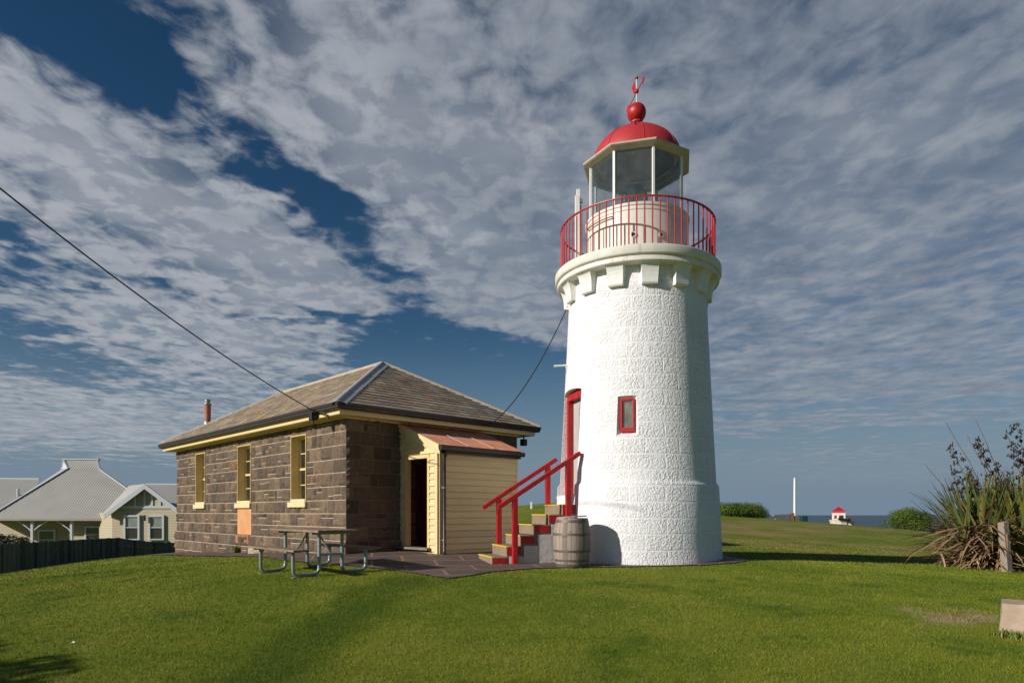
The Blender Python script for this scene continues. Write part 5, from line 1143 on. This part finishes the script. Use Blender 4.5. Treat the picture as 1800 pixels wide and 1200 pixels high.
bp = n_.new('ShaderNodeBump'); bp.inputs['Distance'].default_value = .05; bp.inputs['Strength'].default_value = 1; bp.invert = True; t_.links.new(w_.outputs['Fac'], bp.inputs['Height']); t_.links.new(bp.outputs[0], n_['Principled BSDF'].inputs['Normal'])
M_trim = mat('blue_white_trim', (.50, .53, .56), .5, var=.04)
# main roof
RL, RR_ = HP(113, 807, 55.5), HP(172, 808.5, 55.5); RL.z = RR_.z = HP(140, 807.5, 55.5).z
A = HP(-24, 911, 50); B = HP(300, 911, 50); A.z = B.z = HP(0, 911, 50).z
hl, hr_ = HP(120, 823, 54.7), HP(176, 824, 54.7)
Bk = Vector((B.x-7.5, B.y+13, B.z)); Ak = Vector((A.x-2.2, A.y+13, A.z)); gl0 = RL + Vector((-.55, .4, -1.0))
m = MB(); m.face([A, B, RR_+Vector((.35, -.1, -1.0)) if False else hr_, RR_, RL, hl])
m.build('main_roof', M_cx, ho); 
m = MB(); m.face([A, hl, HP(113.5, 821, 57.5), Ak]); m.face([RL, hl, HP(113.5, 821, 57.5), RL+Vector((0.1, 2.4, -1.05))]); m.face([B, Bk, HP(172, 822, 58), hr_]); m.build('side_roof', M_cy, ho)
m = MB(); m.face([Ak, HP(113.5, 821, 57.5), RL+Vector((0, .3, 0)), RR_+Vector((0, .3, 0)), HP(172, 822, 58), Bk]); m.build('rear_roof', M_cx, ho)
m = MB(); m.bar(RL+Vector((-.12, 0, .03)), RR_+Vector((.12, 0, .03)), .22, .10); m.bar(A+Vector((0, -.02, .03)), hl+Vector((0, 0, .05)), .26, .07); m.bar(hl+Vector((0, 0, .02)), RL+Vector((0, -.05, .03)), .14, .06); m.bar(hr_, RR_, .14, .06); m.bar(hr_, B, .2, .07); m.build('roof_ridge', M_trim, ho)
m = MB(); q0 = HP(108, 823, 55); m.face([RL+Vector((-.05, -.1, -.1)), hl+Vector((-.05, 0, 0)), q0]); m.bar(RL+Vector((-.08, -.05, -.05)), q0, .12, .12); m.bar(hl+Vector((-.08, 0, 0)), q0, .10, .10); m.build('gablet', M_trim, ho)
m = MB(); m.bar(A+Vector((-.1, -.08, -.07)), HP(197, 911, 50)+Vector((0, -.08, -.09)), .14, .15); m.build('gutter', mat('house_gutter', (.33, .29, .26), .5), ho)
# walls under the main roof and verandah
zf = 0.0; zt_ = A.z-.12
m = MB(); m.box(HP(127, 0, 51.6).x, HP(197, 0, 51).x, HP(0, 0, 51.2).y, HP(0, 0, 51.4).y, zf, zt_); m.box(HP(-60, 0, 53.4).x, HP(127, 0, 53.4).x, HP(0, 0, 53.2).y, HP(0, 0, 53.4).y, zf, zt_); m.box(HP(127, 0, 51.4).x-.2, HP(127, 0, 51.4).x, HP(0, 0, 51.2).y, HP(0, 0, 53.4).y, zf, zt_); hw_ = m.build('front_wall', M_hwb, ho)
m = MB(); m.face([A+Vector((-2, 0, -.1)), B+Vector((0, 0, -.1)), B+Vector((0, 3.6, -.1)), A+Vector((-2, 3.6, -.1))]); m.build('verandah_ceiling', mat('dim_boards', (.22, .19, .14), .8), ho)
def hwin(u0, u1, v0, v1, Y, blind=True, sillz=True):
    a, b = HP(u0, v0, Y), HP(u1, v1, Y); m = MB(); w_ = .13; y = a.y
    m.box(a.x-w_, a.x, y-.06, y+.1, b.z-.1, a.z+w_); m.box(b.x, b.x+w_, y-.06, y+.1, b.z-.1, a.z+w_); m.box(a.x, b.x, y-.06, y+.1, a.z, a.z+w_); zm = a.z + (b.z-a.z)*.52; m.box(a.x, b.x, y-.03, y+.08, zm-.03, zm+.03); m.box(a.x-w_-.03, b.x+w_+.03, y-.12, y+.1, b.z-.18, b.z-.10)
    f = m.build('window', M_trim, ho)
    m = MB(); m.box(a.x, b.x, y-.005, y+.0, b.z-.10, a.z); m.build('pane', M_glass, f)
    m = MB(); m.box(a.x, b.x, y+.066, y+.074, b.z-.10, a.z); m.build('room', M_dark, f)
    if blind: m = MB(); m.box(a.x+.02, b.x-.02, y+.03, y+.05, zm+.12*(a.z-zm)*0, a.z); m.build('blind', mat('grey_blind', (.48, .48, .44), .8), f)
hwin(152, 174, 927, 950, 51.12, blind=False); hwin(70, 95, 933, 962, 53.12, blind=False)
m = MB()
for u in (57, 126):
    a = HP(u, 0, 50.25); m.box(a.x-.09, a.x+.09, a.y-.09, a.y+.09, zf, zt_+.02)
    for sgn in ((-1, 1) if u == 57 else (-1,)):
        pts_ = [(a.x+sgn*(.08+1.1*(k/90)), a.y, zt_-.85+.80*(k/90)**.75) for k in range(0, 91, 15)]
        for p_, q_ in zip(pts_[:-1], pts_[1:]): m.bar(p_, q_, .07, .10, up=(0, 1, 0))
m.build('verandah_post', M_trim, ho)
# gable bay
GY_ = 47.0; ap_ = HP(254, 850, GY_); fl_, fr_ = HP(183, 903, GY_), HP(325, 903, GY_); fr_.z = fl_.z
wl, wr = HP(197, 0, GY_+.5).x, HP(311, 0, GY_+.5).x; wy_ = HP(0, 0, GY_+.5).y
def gz_(x): return fl_.z + (ap_.z-fl_.z)*(1-abs(x-ap_.x)/(ap_.x-fl_.x))
m = MB(); m.face([(wl, wy_, 0), (wr, wy_, 0), (wr, wy_, gz_(wr)-.15), (ap_.x, wy_, ap_.z-.15), (wl, wy_, gz_(wl)-.15)]); m.face([(wl, wy_, 0), (wl, wy_, gz_(wl)-.1), (wl-2.8, wy_+3, gz_(wl)-.1), (wl-2.8, wy_+3, 0)]); m.face([(wr, wy_, 0), (wr-2.8, wy_+3, 0), (wr-2.8, wy_+3, gz_(wr)-.1), (wr, wy_, gz_(wr)-.1)]); m.build('bay_wall', M_hwb, ho)
m = MB(); bk = Vector((-2.83, 3.0, 0)); bk2 = bk; m.face([fl_, ap_, ap_+bk, fl_+bk*.12]); m.face([ap_, fr_, fr_+bk2, ap_+bk2]); m.face([fl_-Vector((0, 0, .06)), fl_+bk*.12-Vector((0, 0, .06)), ap_+bk-Vector((0, 0, .06)), ap_-Vector((0, 0, .06))]); m.face([fr_-Vector((0, 0, .06)), ap_-Vector((0, 0, .06)), ap_+bk2-Vector((0, 0, .06)), fr_+bk2-Vector((0, 0, .06))]); m.build('bay_roof', M_cy, ho)
m = MB(); d_ = Vector((0, -.04, -.13)); m.bar(fl_+d_, ap_+d_+Vector((0, 0, .0)), .07, .27, up=(0, 1, 0)) if False else None
for a, b in ((fl_, ap_), (fr_, ap_)):
    a2, b2 = a+Vector((0, -.03, 0)), b+Vector((0, -.03, 0)); x = Vector((0, 0, -.36)); y = Vector((0, .08, 0)); m.faces([a2, b2, b2+x, a2+x, a2+y, b2+y, b2+x+y, a2+x+y], [(0, 1, 2, 3), (7, 6, 5, 4), (0, 4, 5, 1), (3, 2, 6, 7), (0, 3, 7, 4), (1, 5, 6, 2)])
m.build('barge_board', M_trim, ho)
m = MB(); zb_ = HP(0, 890, GY_).z; x0_ = HP(205, 0, GY_).x; x1_ = HP(304, 0, GY_).x; yb_ = wy_-.06
m.box(x0_, x1_, yb_, yb_+.05, zb_-.12, zb_+.06)
for u in (231, 248, 261, 275): x = HP(u, 0, GY_).x; m.box(x-.075, x+.075, yb_, yb_+.05, zb_+.06, gz_(x)-.2)
m.build('gable_batten', M_trim, ho)
hwin(221, 242.5, 908, 944, GY_+.42); hwin(264.5, 285.5, 908, 944, GY_+.42)
m = MB(); a = HP(254, 908, GY_+.3); m.box(a.x-.07, a.x+.07, a.y-.14, a.y+.05, a.z-.28, a.z+.12); m.build('wall_lamp', M_black, ho)
# side wings
m = MB(); m.face([HP(-60, 893, 57), HP(45, 893, 57), HP(70, 841, 62), HP(-60, 840, 62)]); m.face([HP(256, 899, 49.4), HP(400, 907, 49.4), HP(400, 851, 56), HP(256, 850.5, 56)]); m.build('wing_roof', M_cx, ho)
m = MB(); m.face([HP(-60, 893, 58)+Vector((0, 0, 0)), HP(60, 893, 58), HP(60, 893, 58)-Vector((0, 0, 3.2)), HP(-60, 893, 58)-Vector((0, 0, 3.2))]); m.face([HP(330, 904, 50.4), HP(400, 904, 50.4), HP(400, 904, 50.4)-Vector((0, 0, 3)), HP(330, 904, 50.4)-Vector((0, 0, 3))]); m.build('wing_wall', M_hwb, ho)
m = MB(); m.bar(HP(-60, 840, 62), HP(70, 841, 62), .2, .1); m.bar(HP(256, 850.3, 56), HP(400, 850.8, 56), .2, .1); m.tube([HP(32, 866, 59)-Vector((0, 0, .4)), HP(32, 858, 59)], .12, 8); m.build('vent_pipe', M_trim, ho)

# ------------------------------------------------------------------ dark paling fence
fpts = [(-140, 963, 27, 1.5), (0, 955.5, 28, 1.5), (60, 952.5, 29.8, 1.5), (120, 949, 31.6, 1.5), (175, 946, 33.3, 1.5), (205, 944.5, 34, 1.5), (235, 949, 36, 1.5), (270, 952, 38.5, 1.5), (330, 954, 42, 1.5)]
ft = P(150, 945, 32); fen = thing('paling_fence', 'long dark green-black paling fence stepping down between lawn and house', 'fence', (ft.x, ft.y, tz(ft.x, ft.y)))
m = MB(); m2 = MB(); m3 = MB(); palings = 0
for (u0, v0, Y0, h0), (u1, v1, Y1, h1) in zip(fpts[:-1], fpts[1:]):
    a, b = P(u0, v0, Y0)-fen.location, P(u1, v1, Y1)-fen.location; L_ = Vector((b.x-a.x, b.y-a.y, 0)).length; n_ = int(L_/.115); d = Vector((b.x-a.x, b.y-a.y, 0)).normalized()
    for k in range(n_):
        f = k/n_; p = a.lerp(b, f); th_ = math.atan2(d.y, d.x); Mp = Matrix.Translation((p.x, p.y, p.z)) @ Matrix.Rotation(th_, 4, 'Z'); off = .014*(k % 2); tn = .6+.8*random.random(); m.box(0, .135, -.01-off, .008-off, -2.3, random.uniform(-.02, .02), Mp, (.095*tn, .105*tn, .092*tn))
    m2.bar(a+Vector((0, .06, -.35)), b+Vector((0, .06, -.35)), .05, .09); m2.bar(a+Vector((0, .06, -1.2)), b+Vector((0, .06, -1.2)), .05, .09)
m.build('palings', mat('dark_paling', attr=True, rough=.85, var=.2, vscale=3), fen); m2.build('rail', M_tp, fen)
for i in range(0, 8):
    a = P(*fpts[i][:3])-fen.location; m = MB(); m.box(a.x-.06, a.x+.06, a.y+.02, a.y+.14, a.z-2.3, a.z+.0); m.build('post', mat('dark_post', (.05, .055, .045), .8) if i == 0 else bpy.data.materials['dark_post'], fen)

# a scrap of white litter on the lawn
q = Vector((-4.85, 7.3, 0)); q.z = tz(q.x, q.y)+.035
m = MB(); m.faces([(-.02, -.012, 0), (.022, -.01, .003), (.018, .014, .012), (-.012, .012, .010), (0, 0, .018)], [(0, 1, 4), (1, 2, 4), (2, 3, 4), (3, 0, 4), (3, 2, 1, 0)]); tag(m.build('paper_scrap', M_white, loc=q), 'tiny crumpled white paper scrap lying on the lawn', 'litter')

# pieces that stand apart become parts of their own
def loosen(o):
    bm = bmesh.new(); bm.from_mesh(o.data); bm.faces.ensure_lookup_table(); comp = {}; n_ = 0
    for f in bm.faces:
        if f.index in comp: continue
        st_ = [f]; comp[f.index] = n_
        while st_:
            g_ = st_.pop()
            for v in g_.verts:
                for h_ in v.link_faces:
                    if h_.index not in comp: comp[h_.index] = n_; st_.append(h_)
        n_ += 1
    bm.free()
    if n_ < 2: return
    base_ = o.data
    for k in range(n_):
        bm = bmesh.new(); bm.from_mesh(base_); bm.faces.ensure_lookup_table()
        bmesh.ops.delete(bm, geom=[f for f in bm.faces if comp[f.index] != k], context='FACES'); me_ = base_.copy() if k else base_.copy(); bm.to_mesh(me_); bm.free()
        if k == 0: o.data = me_
        else: c = o.copy(); sc.collection.objects.link(c); c.parent = o.parent; c.data = me_
for o in list(sc.objects):
    if o.type == 'MESH' and o.parent is not None and o.name.split('.')[0] in ('corner_board', 'brace', 'side_board', 'foot_plate', 'verandah_post', 'gable_batten', 'post', 'rail', 'red_rail', 'roof_ridge', 'sheet_lap', 'stone_parapet', 'wing_roof', 'wing_wall', 'side_roof', 'bay_roof', 'bay_wall', 'barge_board', 'gun', 'lead_hip'):
        if not o.children: loosen(o)
